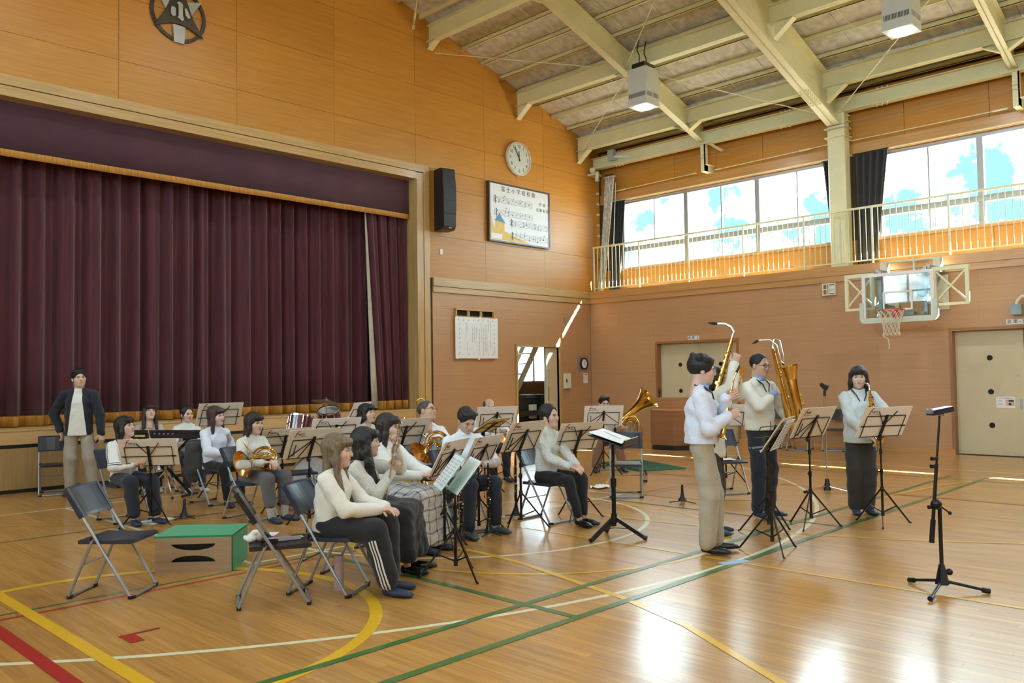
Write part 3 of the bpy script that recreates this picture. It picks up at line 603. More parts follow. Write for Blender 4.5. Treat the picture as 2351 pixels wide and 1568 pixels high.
# framed school song
t = thing('framed_song_sheet', 'dark framed white board with school song staves and a yellow tower', 'frame', (-2.64, 0, 5.36)); M_FR = mat('walnut_frame', (.07, .045, .04), .35)
mb = MB(); [mb.b(*q) for q in ((-1.04, 1.04, -.09, 0, .655, .69), (-1.04, 1.04, -.09, 0, -.69, -.655), (-1.04, -1.005, -.09, 0, -.655, .655), (1.005, 1.04, -.09, 0, -.655, .655))]; mb.build('frame', M_FR, t)
mb = MB(); mb.b(-1.01, 1.01, -.07, 0, -.66, .66); mb.build('sheet', M_PAPER, t)
put_text('title', '富 士 小 学 校 校 歌', .135, t, (-.05, -.0715, .55), RX, M_INK); put_text('credit', '作 曲', .10, t, (.78, -.0715, .36), RX, M_INK); put_text('credit', '近 藤 新 造', .09, t, (.78, -.0715, .22), RX, M_INK)
mb = MB(); rnd = random.Random(3)
for x0, x1, z in ((-.88, .42, .36), (-.85, .42, .06), (-.35, .95, -.14), (-.33, .95, -.44)):
    for k in range(5): mb.b(x0, x1, -.0722, -.07, z - k * .032 - .002, z - k * .032 + .002)
    for xx in (x0, x0 + .45, x0 + .85, x1): mb.b(xx - .002, xx + .002, -.0722, -.07, z - .13, z)
    mb.tube([(x0 + .06, -.0715, z - .17), (x0 + .05, -.0715, z + .03), (x0 + .09, -.0715, z - .02), (x0 + .03, -.0715, z - .1), (x0 + .09, -.0715, z - .11)], .007, 4)
    xx = x0 + .17
    while xx < x1 - .1:
        zz = z - .14 + rnd.random() * .12; mb.ball((xx, -.0715, zz), (.017, .002, .012), 8)
        if rnd.random() < .8: mb.b(xx + .013, xx + .016, -.0722, -.07, zz, zz + .10)
        if rnd.random() < .3: mb.bar((xx + .018, -.0718, zz + .11), (xx + .06, -.0718, zz + .08), .012, .002, (0, 1, 0))
        xx += .09 + rnd.random() * .10
mb.build('staves', M_INK, t)
M_YEL = mat('print_yellow', (.75, .50, .13), .6); M_BLU = mat('print_blue', (.10, .26, .42), .6)
def flat(nm, pts, m, y=-.0712): q = MB(); q.prism(pts, (0, y, 0), (1, 0, 0), (0, 0, 1), .001); q.build(nm, m, t)
flat('hill_print', [(-1.0, -.64), (.36, -.64), (-.05, -.55), (-.45, -.44), (-.8, -.4), (-1.0, -.36)], M_YEL, -.0711); flat('tower_print', [(-.84, -.42), (-.54, -.46), (-.54, -.22), (-.84, -.20)], M_YEL, -.0716); flat('roof_print', [(-.86, -.20), (-.5, -.24), (-.70, -.02)], M_BLU, -.0719); flat('slope_print', [(-1.0, -.36), (-.86, -.42), (-1.0, .02)], M_YEL, -.0713); flat('caption_print', [(-.96, -.62), (-.62, -.62), (-.62, -.50), (-.96, -.50)], M_PAPER, -.073)
# small plates
mb = MB(); mb.b(-.035, .035, -.02, 0, -.06, .06); mb.b(-.015, .015, -.03, -.02, -.025, .025); o = mb.build('wall_switch', M_WHITEP); o.location = (-5.07, 0, 4.28); tag(o, 'small white wall socket below the black loudspeaker', 'socket')
mb = MB(); mb.b(-.04, .04, -.02, 0, -.06, .06); mb.b(-.015, .015, -.026, -.02, -.04, .04); o = mb.build('wall_switch', M_GREY); o.location = (-.99, 0, 2.95); tag(o, 'small grey wall plate beside the sunlit streak', 'socket')
# transom grille and paper poster
t = thing('transom_grille', 'small wooden grille opening above the taped poster', 'grille', (-4.1, 0, 2.98)); mb = MB(); [mb.b(*q) for q in ((-.60, .60, -.04, .02, .06, .10), (-.60, -.56, -.04, .02, -.98, .08), (.56, .60, -.04, .02, -.98, .08), (-.6, .6, -.04, .02, -1.02, -.98), (-.56, .56, -.01, .02, -.09, -.06))]; mb.build('frame', M_LEDGE, t)
for x in (-.19, .19): mb = MB(); mb.b(x - .03, x + .03, -.02, .03, -.08, .06); mb.build('bar', M_TRIM, t)
mb = MB(); mb.b(-.56, .56, .02, .03, -.08, .06); mb.build('back_board', M_BRONZE, t)
t = thing('paper_poster', 'white paper poster with vertical handwriting and notes taped on the wall', 'poster', (-4.08, 0, 2.44)); mb = MB(); mb.b(-.65, .65, -.056, -.052, -.46, .45); mb.build('sheet', M_PAPER, t)
mb = MB(); rnd = random.Random(5)
for k, (x, z0, z1) in enumerate(((.42, .36, -.28), (.36, .34, .12), (.30, .3, -.26), (.25, .3, -.3), (.19, .26, -.33), (.13, .33, -.1), (.07, .2, -.3), (-.02, .25, .0), (-.08, .25, -.12), (-.14, .22, -.1), (-.28, .34, .15), (-.33, .34, .0), (.3, -.1, -.33), (-.3, -.12, -.3))):
    z = z0
    while z > z1: h = .010 + rnd.random() * .012; mb.b(x - .006 * rnd.random() - .002, x + .006, -.0575, -.056, z - h, z); z -= h + .012
for i in range(30):
    a = i / 30; x, z = ((-.56 + 1.12 * (a * 4 % 1), .38 if a < .25 else -.38) if int(a * 4) % 2 == 0 else (.53 if a < .5 else -.53, -.38 + .76 * (a * 4 % 1)))
    mb.ball((x, -.0565, z), (.013, .001, .01), 6); mb.b(x + .009, x + .013, -.0575, -.056, z, z + .05)
mb.build('writing', mat('pencil', (.22, .23, .26), .7), t)
for x, z in ((-.6, .44), (.6, .44), (-.6, -.45), (.1, .46), (.05, -.47)): mb = MB(); mb.b(x - .03, x + .03, -.058, -.05, z - .02, z + .02); mb.build('tape', M_PAPER, t)
# fuse box, thermometer, small notice
t = thing('fuse_box', 'cream metal fuse box door right of the storeroom doorway', 'box', (-.99, 0, 1.43)); mb = MB(); mb.b(-.13, .13, -.05, 0, -.19, .19); mb.build('body', M_CREAM, t); mb = MB(); mb.b(-.115, .115, -.058, -.05, -.175, .175); mb.build('cover', M_CREAM, t); mb = MB(); mb.b(-.07, -.045, -.075, -.058, -.04, .04); mb.build('latch', M_BLKM, t)
t = thing('wall_thermometer', 'round black rimmed thermometer dial near the corner', 'thermometer', (-.32, 0, 1.86)); mb = MB(); mb.lathe([(.115, 0), (.15, 0), (.15, .05), (.12, .055), (.115, .03)], 32, RC); mb.build('rim', M_BLACK, t, True); mb = MB(); mb.cyl((0, 0, 0), (0, -.035, 0), .118, n=32); mb.build('dial', M_PAPER, t)
mb = MB(); mb.bar((0, -.04, 0), (.06, -.04, .07), .01, .003, (0, 1, 0)); mb.bar((0, -.04, 0), (.07, -.04, -.03), .01, .003, (0, 1, 0)); mb.build('needle', mat('needle_red', (.5, .08, .03), .5), t); mb = MB(); mb.b(-.22, -.12, -.02, 0, -.2, .2); mb.b(.13, .2, -.02, 0, -.22, .22); mb.build('back_plate', M_GREY, t)
t = thing('wall_notice', 'small printed notice card hanging under the thermometer', 'notice', (-.24, 0, 1.50)); mb = MB(); mb.b(-.08, .08, -.012, 0, -.14, .12); mb.build('card', M_PAPER, t); mb = MB(); mb.b(-.06, .06, -.014, -.012, .07, .10); [mb.b(-.06, .05, -.014, -.012, .04 - k * .025, .047 - k * .025) for k in range(6)]; mb.build('print', mat('print_red', (.45, .25, .18), .6), t)
# things stored behind the doorway
t = thing('store_stair', 'steep cream stair with open treads inside the storeroom', 'stair', (-1.37, 1.25, 0))
for s_ in (0, .5): mb = MB(); mb.bar((-.94, s_, .0), (.93, s_, 2.75), .05, .14, (-1, 0, 1)); mb.build('stringer', M_CREAM, t)
for k in range(9): mb = MB(); z = .25 + k * .27; mb.b(-.94 + z * .68 - .1, -.94 + z * .68 + .1, 0, .5, z, z + .03); mb.build('tread', M_CREAM, t)
t = thing('covered_piano', 'black covered upright piano standing in the storeroom', 'piano', (-1.75, .78, 0)); mb = MB(); mb.b(-.75, .6, -.3, .3, 0.02, 1.02); mb.build('body', M_BLACK, t); mb = MB(); mb.b(-.78, .63, -.34, .34, 1.02, 1.10); mb.build('lid', mat('black_gloss', (.02, .022, .025), .12), t); mb = MB(); mb.b(-.75, .6, -.5, -.3, .6, .72); mb.build('keyboard_shelf', M_BLACK, t); mb = MB(); mb.b(-.12, .16, -.31, -.302, .52, .86); o = mb.build('sheet', M_CREAM, t)
# ================================================================ RIGHT WALL
def sign(y, z, txt, lab):
    t = thing('door_sign', lab, 'sign', (0, y, z)); mb = MB(); mb.b(-.015, .0, -.15, .15, -.045, .045); mb.build('plate', M_PAPER, t); put_text('lettering', txt, .075, t, (-.0165, 0, 0), RY, M_INK)
sign(-3.08, 2.40, '倉 庫 - 3', 'small white door sign above the left cream door'); sign(-9.68, 2.41, '倉 庫 - 3', 'small white door sign above the right cream door')
t = thing('door_notice', 'white printed notice taped on the right cream door', 'notice', (.155, -9.43, .97)); mb = MB(); mb.b(-.004, .0, -.15, .15, -.10, .10); mb.build('sheet', M_PAPER, t); put_text('heading', 'ドアや下足置場の右へ', .028, t, (-.005, 0, .072), RY, M_INK)
mb = MB(); mb.b(-.005, -.004, -.14, -.0, -.06, .05); mb.build('photo_print', mat('print_pink', (.62, .42, .38), .6), t); mb = MB(); mb.ball((-.0045, -.07, -.03), (.001, .03, .03)); mb.b(-.0055, -.004, -.13, -.05, .01, .045); mb.build('photo_dark', M_BRONZE, t); mb = MB(); [mb.b(-.005, -.004, .05, .13, z, z + .006) for z in (.03, .01, -.02, -.04)]; mb.build('lines', M_GREY, t)
t = thing('wall_vent', 'small cream caged lamp on the wall left of the basket', 'vent', (0, -6.34, 3.26)); mb = MB(); [mb.b(*q) for q in ((-.06, 0, -.14, .14, .10, .125), (-.06, 0, -.14, .14, -.125, -.10), (-.06, 0, .115, .14, -.10, .10), (-.06, 0, -.14, -.115, -.10, .10), (-.06, -.04, -.13, .13, -.01, .01), (-.06, -.04, .03, .05, -.12, .12), (-.06, -.04, -.01, .01, -.12, .12))]; mb.build('cage', M_CREAM, t); mb = MB(); mb.b(-.035, 0, -.11, .02, -.08, .08); mb.build('lamp_box', M_PAPER, t)
t = thing('wall_horn', 'small blue grey box on a curved conduit by the right door', 'box', (0, -9.72, 2.62)); mb = MB(); mb.b(-.16, -.02, -.08, .08, -.09, .09); mb.build('box', mat('bluegrey', (.25, .36, .40), .5), t); mb = MB(); mb.tube([(-.09, 0, .09), (-.09, -.02, .16), (-.09, -.08, .22), (-.09, -.25, .25)], .03, 8); mb.build('conduit', M_CREAM, t)
# ---------------------------------------------------------------- basketball goal
t = thing('basketball_goal', 'white framed glass basketball backboard with red rim on the right wall', 'basketball goal', (0, -8.06, 0)); M_BB = mat('board_pad', (.62, .70, .58), .45, 0, .04); M_RED = mat('rim_red', (.50, .06, .03), .4)
BX = -1.1
mb = MB(); mb.b(BX - .01, BX + .01, -.60, .60, 2.53, 3.35); mb.build('glass_board', pane_mat('board_glass', (.86, .94, .95), .95), t)
mb = MB(); mb.b(BX - .025, BX + .025, -.63, .63, 3.31, 3.37); mb.b(BX - .025, BX + .025, -.63, -.57, 2.5, 3.31); mb.b(BX - .025, BX + .025, .57, .63, 2.5, 3.31); mb.build('board_frame', M_WHITEP, t)
mb = MB(); mb.prism([(-.68, 2.84), (-.68, 2.52), (-.64, 2.46), (-.6, 2.45), (.6, 2.45), (.64, 2.46), (.68, 2.52), (.68, 2.84), (.60, 2.84), (.60, 2.55), (-.60, 2.55), (-.60, 2.84)], (BX + .04, 0, 0), (0, 1, 0), (0, 0, 1), -.08); mb.build('edge_pad', M_BB, t)
mb = MB(); [mb.b(*q) for q in ((BX - .016, BX - .011, -.26, .26, 2.67, 2.70), (BX - .016, BX - .011, -.26, .26, 2.99, 3.02), (BX - .016, BX - .011, -.26, -.23, 2.70, 2.99), (BX - .016, BX - .011, .23, .26, 2.70, 2.99))]; mb.build('target_square', M_WHITEP, t)
mb = MB(); mb.tube([(BX - .36 + .225 * math.cos(a), .225 * math.sin(a), 2.66) for a in [2 * PI * k / 28 for k in range(29)]], .011, 6, False); mb.bar((BX, .1, 2.65), (BX - .14, .06, 2.65), .03, .04); mb.bar((BX, -.1, 2.65), (BX - .14, -.06, 2.65), .03, .04); mb.b(BX - .04, BX - .015, -.09, .09, 2.52, 2.68); mb.build('rim', M_RED, t, True)
mb = MB(); N_ = 12
def npt(k, j): a = 2 * PI * (k + .5 * (j % 2)) / N_; rr = [.222, .19, .155, .135, .13, .145][j]; return Vector((BX - .36 + rr * math.cos(a), rr * math.sin(a), 2.65 - [0, .10, .19, .28, .37, .45][j]))
for k in range(N_):
    for j in range(5):
        mb.cyl(npt(k, j), npt(k, j + 1), .006, n=4); mb.cyl(npt(k, j), npt(k - 1 if j % 2 == 0 else k + 1, j + 1), .006, n=4)
mb.tube([npt(3, 5), (BX - .36, .06, 2.14), (BX - .37, .04, 2.02), (BX - .36, .05, 1.96)], .009, 5); mb.build('net', mat('net_cord', (.72, .68, .52), .8), t)
def xframe(y0, y1):
    o = MB(); x0, x1 = -.86, -.80
    [o.b(*q) for q in ((x0, x1, y0, y1, 3.35, 3.42), (x0, x1, y0, y1, 2.72, 2.77), (x0, x1, y0, y0 + .06, 2.77, 3.35), (x0, x1, y1 - .06, y1, 2.77, 3.35))]; o.bar((-.83, y0, 2.75), (-.83, y1, 3.4), .03, .03, (1, 0, 0)); o.bar((-.818, y0, 3.4), (-.818, y1, 2.75), .03, .03, (1, 0, 0)); o.build('side_bracket', M_STEEL, t)
xframe(-1.12, -.52); xframe(.50, 1.06)
mb = MB(); [mb.bar((-.83, y, z), (-.03, y, z), .06, .06) for y in (-.45, .45) for z in (3.45, 2.80)]; [mb.bar((-.83, y, 2.8), (-.04, y, 3.45), .04, .04) for y in (-.45, .45)]; [mb.bar((-.83, y, 3.3), (BX + .02, y, 3.3), .05, .05) for y in (-.4, .4)]; [mb.bar((-.83, y, 2.6), (BX + .02, y, 2.6), .05, .05) for y in (-.4, .4)]; [mb.b(-.86, -.80, y - .03, y + .03, 2.55, 3.45) for y in (-.4, .4)]; mb.build('support_arms', M_GREY, t)
mb = MB(); mb.cyl((-.3, -.5, 3.65), (-.3, .52, 3.65), .022); [mb.b(-.38, -.22, y - .06, y + .06, 3.38, 3.66) for y in (-.46, .5)]; [mb.b(-.06, -.015, y - .1, y + .1, 2.7, 3.35) for y in (-.45, .45)]; mb.b(-.34, -.3, -.06, -.03, 3.3, 3.7); mb.build('hoist_bar', M_CREAM, t)
mb = MB(); mb.lathe([(.10, 0), (.13, .02), (.13, .08), (.10, .1)], 24, Matrix.Translation((-.5, -.25, 3.05)) @ Matrix.Rotation(PI / 2, 4, 'Y'), True); mb.b(-.6, -.4, -.1, .3, 2.6, 2.66); mb.build('winch', M_GREY, t)
# ---------------------------------------------------------------- gallery curtains and net
def hang(name, lab, x, top_, bot_, z0, z1, m, cat, amp=.03, n=40, fr=30):
    t = thing(name, lab, cat, (x, 0, z0)); 
    q = MB(); vs = []; nz_ = 8
    for s_ in (0, 1):
        for i in range(n + 1):
            for j in range(nz_ + 1):
                tt = j / nz_; e = tt ** .8; a = bot_[0] + (top_[0] - bot_[0]) * e; b = bot_[1] + (top_[1] - bot_[1]) * e; u = i / n
                vs.append((amp * math.sin(u * fr + tt) + s_ * .012, a + (b - a) * u, (z1 - z0) * tt))
    w = nz_ + 1; k = (n + 1) * w; fs = []
    for i in range(n):
        for j in range(nz_): a = i * w + j; fs += [(a, a + w, a + w + 1, a + 1), (k + a, k + a + 1, k + a + w + 1, k + a + w)]
    for j in range(nz_): fs += [(j, j + 1, k + j + 1, k + j), (n * w + j + 1, n * w + j, k + n * w + j, k + n * w + j + 1)]
    q.add(vs, fs); q.build('cloth', m, t, 'all'); mb = MB(); mb.b(-.02, .03, min(top_) - .02, max(top_) + .02, z1 - z0, z1 - z0 + .025); mb.build('heading', m, t); return t
hang('blackout_curtain', 'black blackout curtain gathered in the corner behind the white net', .43, (-.46, -.88), (-.32, -.62), 3.72, 6.03, M_BCURT, 'curtain')
hang('blackout_curtain', 'wide black blackout curtain just right of the steel column', .43, (-6.74, -7.43), (-6.76, -7.1), 3.72, 6.05, M_BCURT, 'curtain')
hang('blackout_curtain', 'narrow black curtain edge peeping out left of the steel column', .47, (-6.06, -6.4), (-6.3, -6.45), 3.72, 6.03, M_BCURT, 'curtain')
M_NET = mat('white_netting', (.60, .58, .50), .9, 0, .45, 40, .6, stretch=(1, 1, .3))
t = hang('safety_net', 'white safety net bundled in the corner of the gallery', .2, (-.40, -.72), (-.10, -.30), 3.74, 6.65, M_NET, 'net', .035, 30, 24)
for k in range(7): mb = MB(); mb.ball((0, -.42 - k * .045, 2.97), .022, 6); mb.build('net_ring', M_BLKM, t)
mb = MB(); mb.cyl((.25, -.62, 4.95), (.25, -.72, 6.5), .008); mb.ball((.25, -.62, 4.9), .04); tag(mb.build('pull_cord', M_PAPER), 'white pull cord with a knob beside the corner net', 'cord')
t = thing('net_winch', 'blue grey winch box with a white arm at the corner eave', 'winch', (.1, -.72, 7.05)); mb = MB(); mb.b(-.06, .06, -.09, .09, 0, .26); mb.build('box', mat('winch_blue', (.38, .47, .50), .5), t); mb = MB(); mb.bar((0, -.05, .08), (.3, -.85, -.02), .07, .06); mb.build('arm', M_WHITEP, t)
t = thing('wall_spotlight', 'cream spotlight cluster on the stage wall corner under the roof', 'spotlight', (.1, -.2, 6.75)); mb = MB(); mb.cyl((-.15, 0, .12), (.02, .1, .1), .07); mb.cyl((.05, 0, .1), (.05, 0, -.15), .06); mb.b(-.1, .2, -.02, .22, .0, .05); mb.build('lamp_heads', M_CREAM, t)
for k in range(5): mb = MB(); mb.b(.36, .44, -.03, .01, 5.2 + k * .28, 5.25 + k * .28); tag(mb.build('cable_clamp', M_CREAM), 'small cream cable clamp in the gallery corner, %s of five from below' % ('lowest', 'second', 'third', 'fourth', 'highest')[k], 'clamp', 'corner cable clamps')
# ---------------------------------------------------------------- lectern
t = thing('lectern', 'brown wooden lectern with chamfered corners and black plinth', 'lectern', (-1.95, -3.72, 0), 0); M_LECT = wood('lectern_wood', (.30, .145, .07), (.37, .19, .095), 'h', .35, .2, .02); M_LECD = wood('lectern_wood_dark', (.20, .09, .045), (.26, .125, .06), 'h', .35, .2, .02)
lp = lambda s_: [(-.35 - s_, -.25), (-.35 - s_, .25), (-.12, .45 + s_), (.35, .45 + s_), (.35, -.45 - s_), (-.12, -.45 - s_)]
for nm, z0, z1, s_, m in (('plinth', 0, .10, -.01, M_BLACK), ('lower_body', .10, .82, 0, M_LECD), ('rail', .82, .845, .01, M_TRIM), ('upper_body', .845, 1.05, 0, M_LECT), ('top', 1.05, 1.07, .0, M_LECT)):
    mb = MB(); mb.prism(lp(s_), (0, 0, z0), (1, 0, 0), (0, 1, 0), -(z1 - z0) if False else (z1 - z0)); mb.build(nm, m, t)
mb = MB(); mb.cyl((0, .3, 1.07), (0, .3, 1.14), .02); mb.ball((0, .3, 1.2), (.035, .035, .07)); o = mb.build('desk_microphone', M_BLACK); tag(o, 'small black microphone standing on the lectern top', 'microphone'); o.location = (-1.95, -3.72, 0)
# ================================================================ FOLDING CHAIRS (front is +Y)
M_VIN = mat('navy_vinyl', (.028, .038, .06), .34, 0, .15, 20); M_VIN2 = mat('black_vinyl', (.016, .017, .02), .32, 0, .15, 20)
def chair_parts(vin):
    ps = []; q = MB(); TR = .0115
    q.tube([(-.205, -.265, .79), (-.205, .195, .045), (-.203, .212, .018), (-.18, .222, .0125), (.18, .222, .0125), (.203, .212, .018), (.205, .195, .045), (.205, -.265, .79)], TR, 8); ps.append(('main_frame', q.mesh('main_frame', M_GREY, True)))
    q = MB(); q.tube([(-.185, -.075, .44), (-.185, -.245, .05), (-.183, -.258, .02), (-.16, -.262, .0125), (.16, -.262, .0125), (.183, -.258, .02), (.185, -.245, .05), (.185, -.075, .44)], TR, 8); q.cyl((-.185, -.16, .245), (.185, -.16, .245), .007); ps.append(('rear_frame', q.mesh('rear_frame', M_GREY, True)))
    q = MB(); pr = [(-.185, .40), (-.19, .425), (-.17, .432), (.05, .425), (.20, .432), (.235, .425), (.235, .405), (.2, .398)]; q.prism(pr, (-.19, 0, 0), (0, 1, 0), (0, 0, 1), .38); ps.append(('seat', q.mesh('seat', vin)))
    q = MB(); n = 8; vs = []
    for s_ in (0, 1):
        for i in range(n + 1):
            x = -.215 + .43 * i / n; c = .035 * (1 - (x / .215) ** 2)
            for z, y in ((.60, -.150), (.62, -.160), (.80, -.272), (.815, -.275)): vs.append((x, y - c - s_ * .016 + .008 + .012, z))
    fs = []; k = (n + 1) * 4
    for i in range(n):
        for j in range(3): a = i * 4 + j; fs += [(a, a + 1, a + 5, a + 4), (k + a, k + a + 4, k + a + 5, k + a + 1)]
        fs += [(i * 4, i * 4 + 4, k + i * 4 + 4, k + i * 4), (i * 4 + 3, k + i * 4 + 3, k + i * 4 + 7, i * 4 + 7)]
    fs += [(0, k, k + 1, 1), (1, k + 1, k + 2, 2), (2, k + 2, k + 3, 3)]; e = n * 4; fs += [(e, e + 1, k + e + 1, k + e), (e + 1, e + 2, k + e + 2, k + e + 1), (e + 2, e + 3, k + e + 3, k + e + 2)]
    q.add(vs, fs)
    for s_ in (-1, 1): q.bar((s_ * .205, -.275, .805), (s_ * .205, -.148, .595), .03, .034)
    ps.append(('backrest', q.mesh('backrest', vin)))
    for s_ in (-1, 1):
        q = MB(); q.tube([(s_ * .195, -.03, .42), (s_ * .20, -.075, .455), (s_ * .19, -.09, .43)], .012, 6); ps.append(('hinge', q.mesh('hinge', M_BLACK)))
        q = MB(); q.bar((s_ * .165, .222, .011), (s_ * .215, .212, .014), .028, .022); ps.append(('foot_pad', q.mesh('foot_pad', M_BLACK))); q = MB(); q.bar((s_ * .145, -.262, .011), (s_ * .192, -.255, .014), .028, .022); ps.append(('foot_pad', q.mesh('foot_pad', M_BLACK)))
    return ps
CH = {'navy': chair_parts(M_VIN), 'black': chair_parts(M_VIN2)}
def chair(x, y, phi, lab, kind='navy', grp='pipe folding chairs'):
    t = thing('folding_chair', lab, 'chair', (x, y, 0), face(phi), grp)
    for n, me in CH[kind]: inst(n, me, t)
    return t
chair(-14.37, -6.96, 88, 'empty folding chair left of the green topped box'); chair(-13.68, -8.11, 108, 'empty folding chair with cleaning things lying on its seat', 'black')
# ================================================================ MUSIC STANDS (player on the -Y side, board leans to +Y)
M_BRD = mat('beige_folder', (.76, .70, .58), .55, 0, .03); M_BRDW = mat('pale_folder', (.84, .82, .80), .55, 0, .03); M_BRDY = mat('yellowed_folder', (.70, .64, .42), .55, 0, .03)
M_LOGR = mat('logo_red', (.42, .04, .05), .6); M_LOGK = mat('logo_black', (.03, .04, .03), .6)
TXF = text_mesh('f', .12, .0006, 'CENTER', .35); TXF.materials.append(M_LOGR); TXW = text_mesh('wo', .062, .0006, 'CENTER'); TXW.materials.append(M_LOGK)
def music_stand(x, y, phi, zc, lab, brd=M_BRD, tilt=28, style=0, spin=0, logo=True, sheets=False, w=.62, h=.345, board=True, grp='folding music stands'):
    t = thing('music_stand', lab, 'music stand', (x, y, 0), face(phi), grp)
    q = MB(); q.cyl((0, 0, .10), (0, 0, .55), .0125); q.cyl((0, 0, .5), (0, 0, zc - .1), .009); q.cyl((0, 0, .52), (0, 0, .57), .017); q.cyl((.0, .0, .545), (.035, 0, .545), .008); q.cyl((0, 0, zc - .33), (0, 0, zc - .28), .015); q.build('pole', M_BLKM, t, True)
    for k in range(3):
        a = spin + 2 * PI * k / 3; c, s_ = math.cos(a), math.sin(a); q = MB(); q.bar((.015 * c, .015 * s_, .36), (.29 * c, .29 * s_, .012), .007, .016); q.bar((.012 * c, .012 * s_, .13), (.15 * c, .15 * s_, .185), .005, .012); q.cyl((.28 * c, .28 * s_, .02), (.305 * c, .305 * s_, .008), .009, n=6); q.build('leg', M_BLKM, t)
    q = MB(); q.cyl((0, 0, .34), (0, 0, .39), .02); q.build('collar', M_BLACK, t); q = MB(); q.cyl((0, 0, .09), (0, 0, .14), .018); q.build('hub', M_BLACK, t)
    ti = math.radians(tilt); R = Matrix.Rotation(-ti, 3, 'X'); zb = zc - h / 2 * math.cos(ti) - .0; o = Vector((0, -.02, zb))
    L = lambda u, v, d=0.: o + R @ Vector((u, d, v))
    q = MB(); b = .0075
    q.bar(L(0, -.03, .012), L(0, .26, .012), .03, .012, R @ Vector((0, 1, 0)))
    def br(u0, v0, u1, v1): q.bar(L(u0, v0, .006), L(u1, v1, .006), b, .006, R @ Vector((0, 1, 0)))
    if style == 0:
        br(-.25, .245, .25, .245); br(-.25, .12, -.29, .12); br(-.29, .125, .29, .125); br(-.25, 0, -.25, .245); br(.25, 0, .25, .245); br(0, .13, .12, .30); br(0, .13, -.12, .30)
    else:
        br(-.25, .225, .25, .225); br(-.25, 0, -.25, .225); br(.25, 0, .25, .225); br(0, .22, -.25, .02); br(0, .22, .25, .02); br(.2, .03, .2, .17) ; br(0, .22, .14, .0)
    q.bar(L(-.26, -.004, -.012), L(.26, -.004, -.012), .03, .006, R @ Vector((0, 0, 1))); q.build('desk_frame', M_BLKM, t)
    q = MB(); q.ball(L(0, -.02, .02), .026, 8); q.build('tilt_joint', M_BLACK, t)
    if board:
        q = MB(); ctr = L(0, h / 2, -.004); q.box(ctr, (w, .004, h), R); bd = q.build('score_folder', brd, t)
        if logo:
            RB = R @ Matrix.Rotation(PI, 3, 'Z') @ Matrix.Rotation(PI / 2, 3, 'X')
            for me, u, v in ((TXF, .235, h - .055), (TXW, .165, h - .05)):
                g = inst('logo', me, bd); g.matrix_local = Matrix.Translation(L(u, v, -.0005)) @ RB.to_4x4()
            q = MB(); q.box(L(.155, h - .083, -.0012), (.13, .0012, .003), R); q.build('logo_rule', M_LOGK, bd)
    if sheets:
        q = MB(); q.box(L(.06, .16, -.03), (.44, .003, .31), R @ Matrix.Rotation(.06, 3, 'Y')); sh = q.build('sheet_music', M_PAPER, t); q = MB()
        for k in range(9): q.box(L(-.03, .05 + k * .028, -.033), (.2, .0015, .006), R); q.box(L(.2, .05 + k * .028, -.033), (.19, .0015, .006), R)
        q.build('staves', M_GREY, sh)
    return t
music_stand(-12.97, -4.15, 8, .80, 'music stand with beige folder before the trumpet player', spin=.5)
music_stand(-11.41, -2.59, 40, 1.12, 'tall music stand with beige folder behind the woman in white blouse', spin=.2)
music_stand(-11.5, -4.45, 40, .84, 'music stand partly hidden just right of the horn player in white', spin=.2)
music_stand(-11.91, -5.71, 46, .90, 'music stand with beige folder left of the long brown haired flutist', style=1, spin=.9)
music_stand(-11.1, -4.95, 34, .96, 'music stand with pale folder below the drum kit', M_BRDW, spin=.3)
music_stand(-10.1, -3.95, 78, 1.10, 'music stand seen from the side beside the cymbal', M_BRDW, spin=.3, logo=False)
music_stand(-11.0, -6.15, 42, .98, 'music stand with beige folder behind the plaid skirt player', spin=.3, logo=False)
music_stand(-11.77, -7.76, 72, .86, 'music stand with steep folder in front of the plaid skirt', M_BRDW, style=1, spin=.7)
music_stand(-11.04, -7.44, 64, .84, 'music stand with steep folder before the man looking down', M_BRDW, style=1, spin=.2)
music_stand(-12.36, -8.57, 104, .80, 'foremost low music stand holding a green edged score sheet', M_PAPER, 38, spin=.4, logo=False, w=.44, h=.32, sheets=False)
music_stand(-8.1, -4.7, 18, .98, 'music stand in front of the farthest man in glasses', M_BRDW, spin=.5, style=1, logo=False)
music_stand(-9.05, -5.45, 62, .93, 'flat tilted music stand with yellowed folder before the far man', M_BRDY, 58, spin=.5, logo=False)
music_stand(-10.51, -7.52, 52, .96, 'music stand with beige folder between the bent man and the cable knit woman', style=1, spin=.1)
music_stand(-9.68, -7.58, 36, .91, 'music stand with beige folder before the woman in cable knit', spin=.6)
music_stand(-6.35, -5.35, 4, .94, 'music stand with pale folder in front of the tuba player', M_BRDW, style=1, spin=.6)
music_stand(-6.2, -7.43, 0, .98, 'music stand with white folder seen behind the soprano sax player', M_BRDW, style=1, spin=.6, logo=False)
music_stand(-9.89, -10.01, 62, 1.04, 'music stand with loose white sheets before the baritone sax player', M_BRD, 34, style=1, spin=.5, sheets=False)
music_stand(-9.15, -9.6, 40, 1.0, 'bare music stand close behind the one with loose sheets', spin=.9, logo=False, style=0, board=False)
music_stand(-8.56, -9.76, 38, 1.07, 'music stand with beige folder left of the alto sax woman', style=1, spin=.3)
music_stand(-7.96, -10.25, 20, 1.06, 'music stand with pale folder right in front of the alto sax woman', M_BRDW, spin=.8)
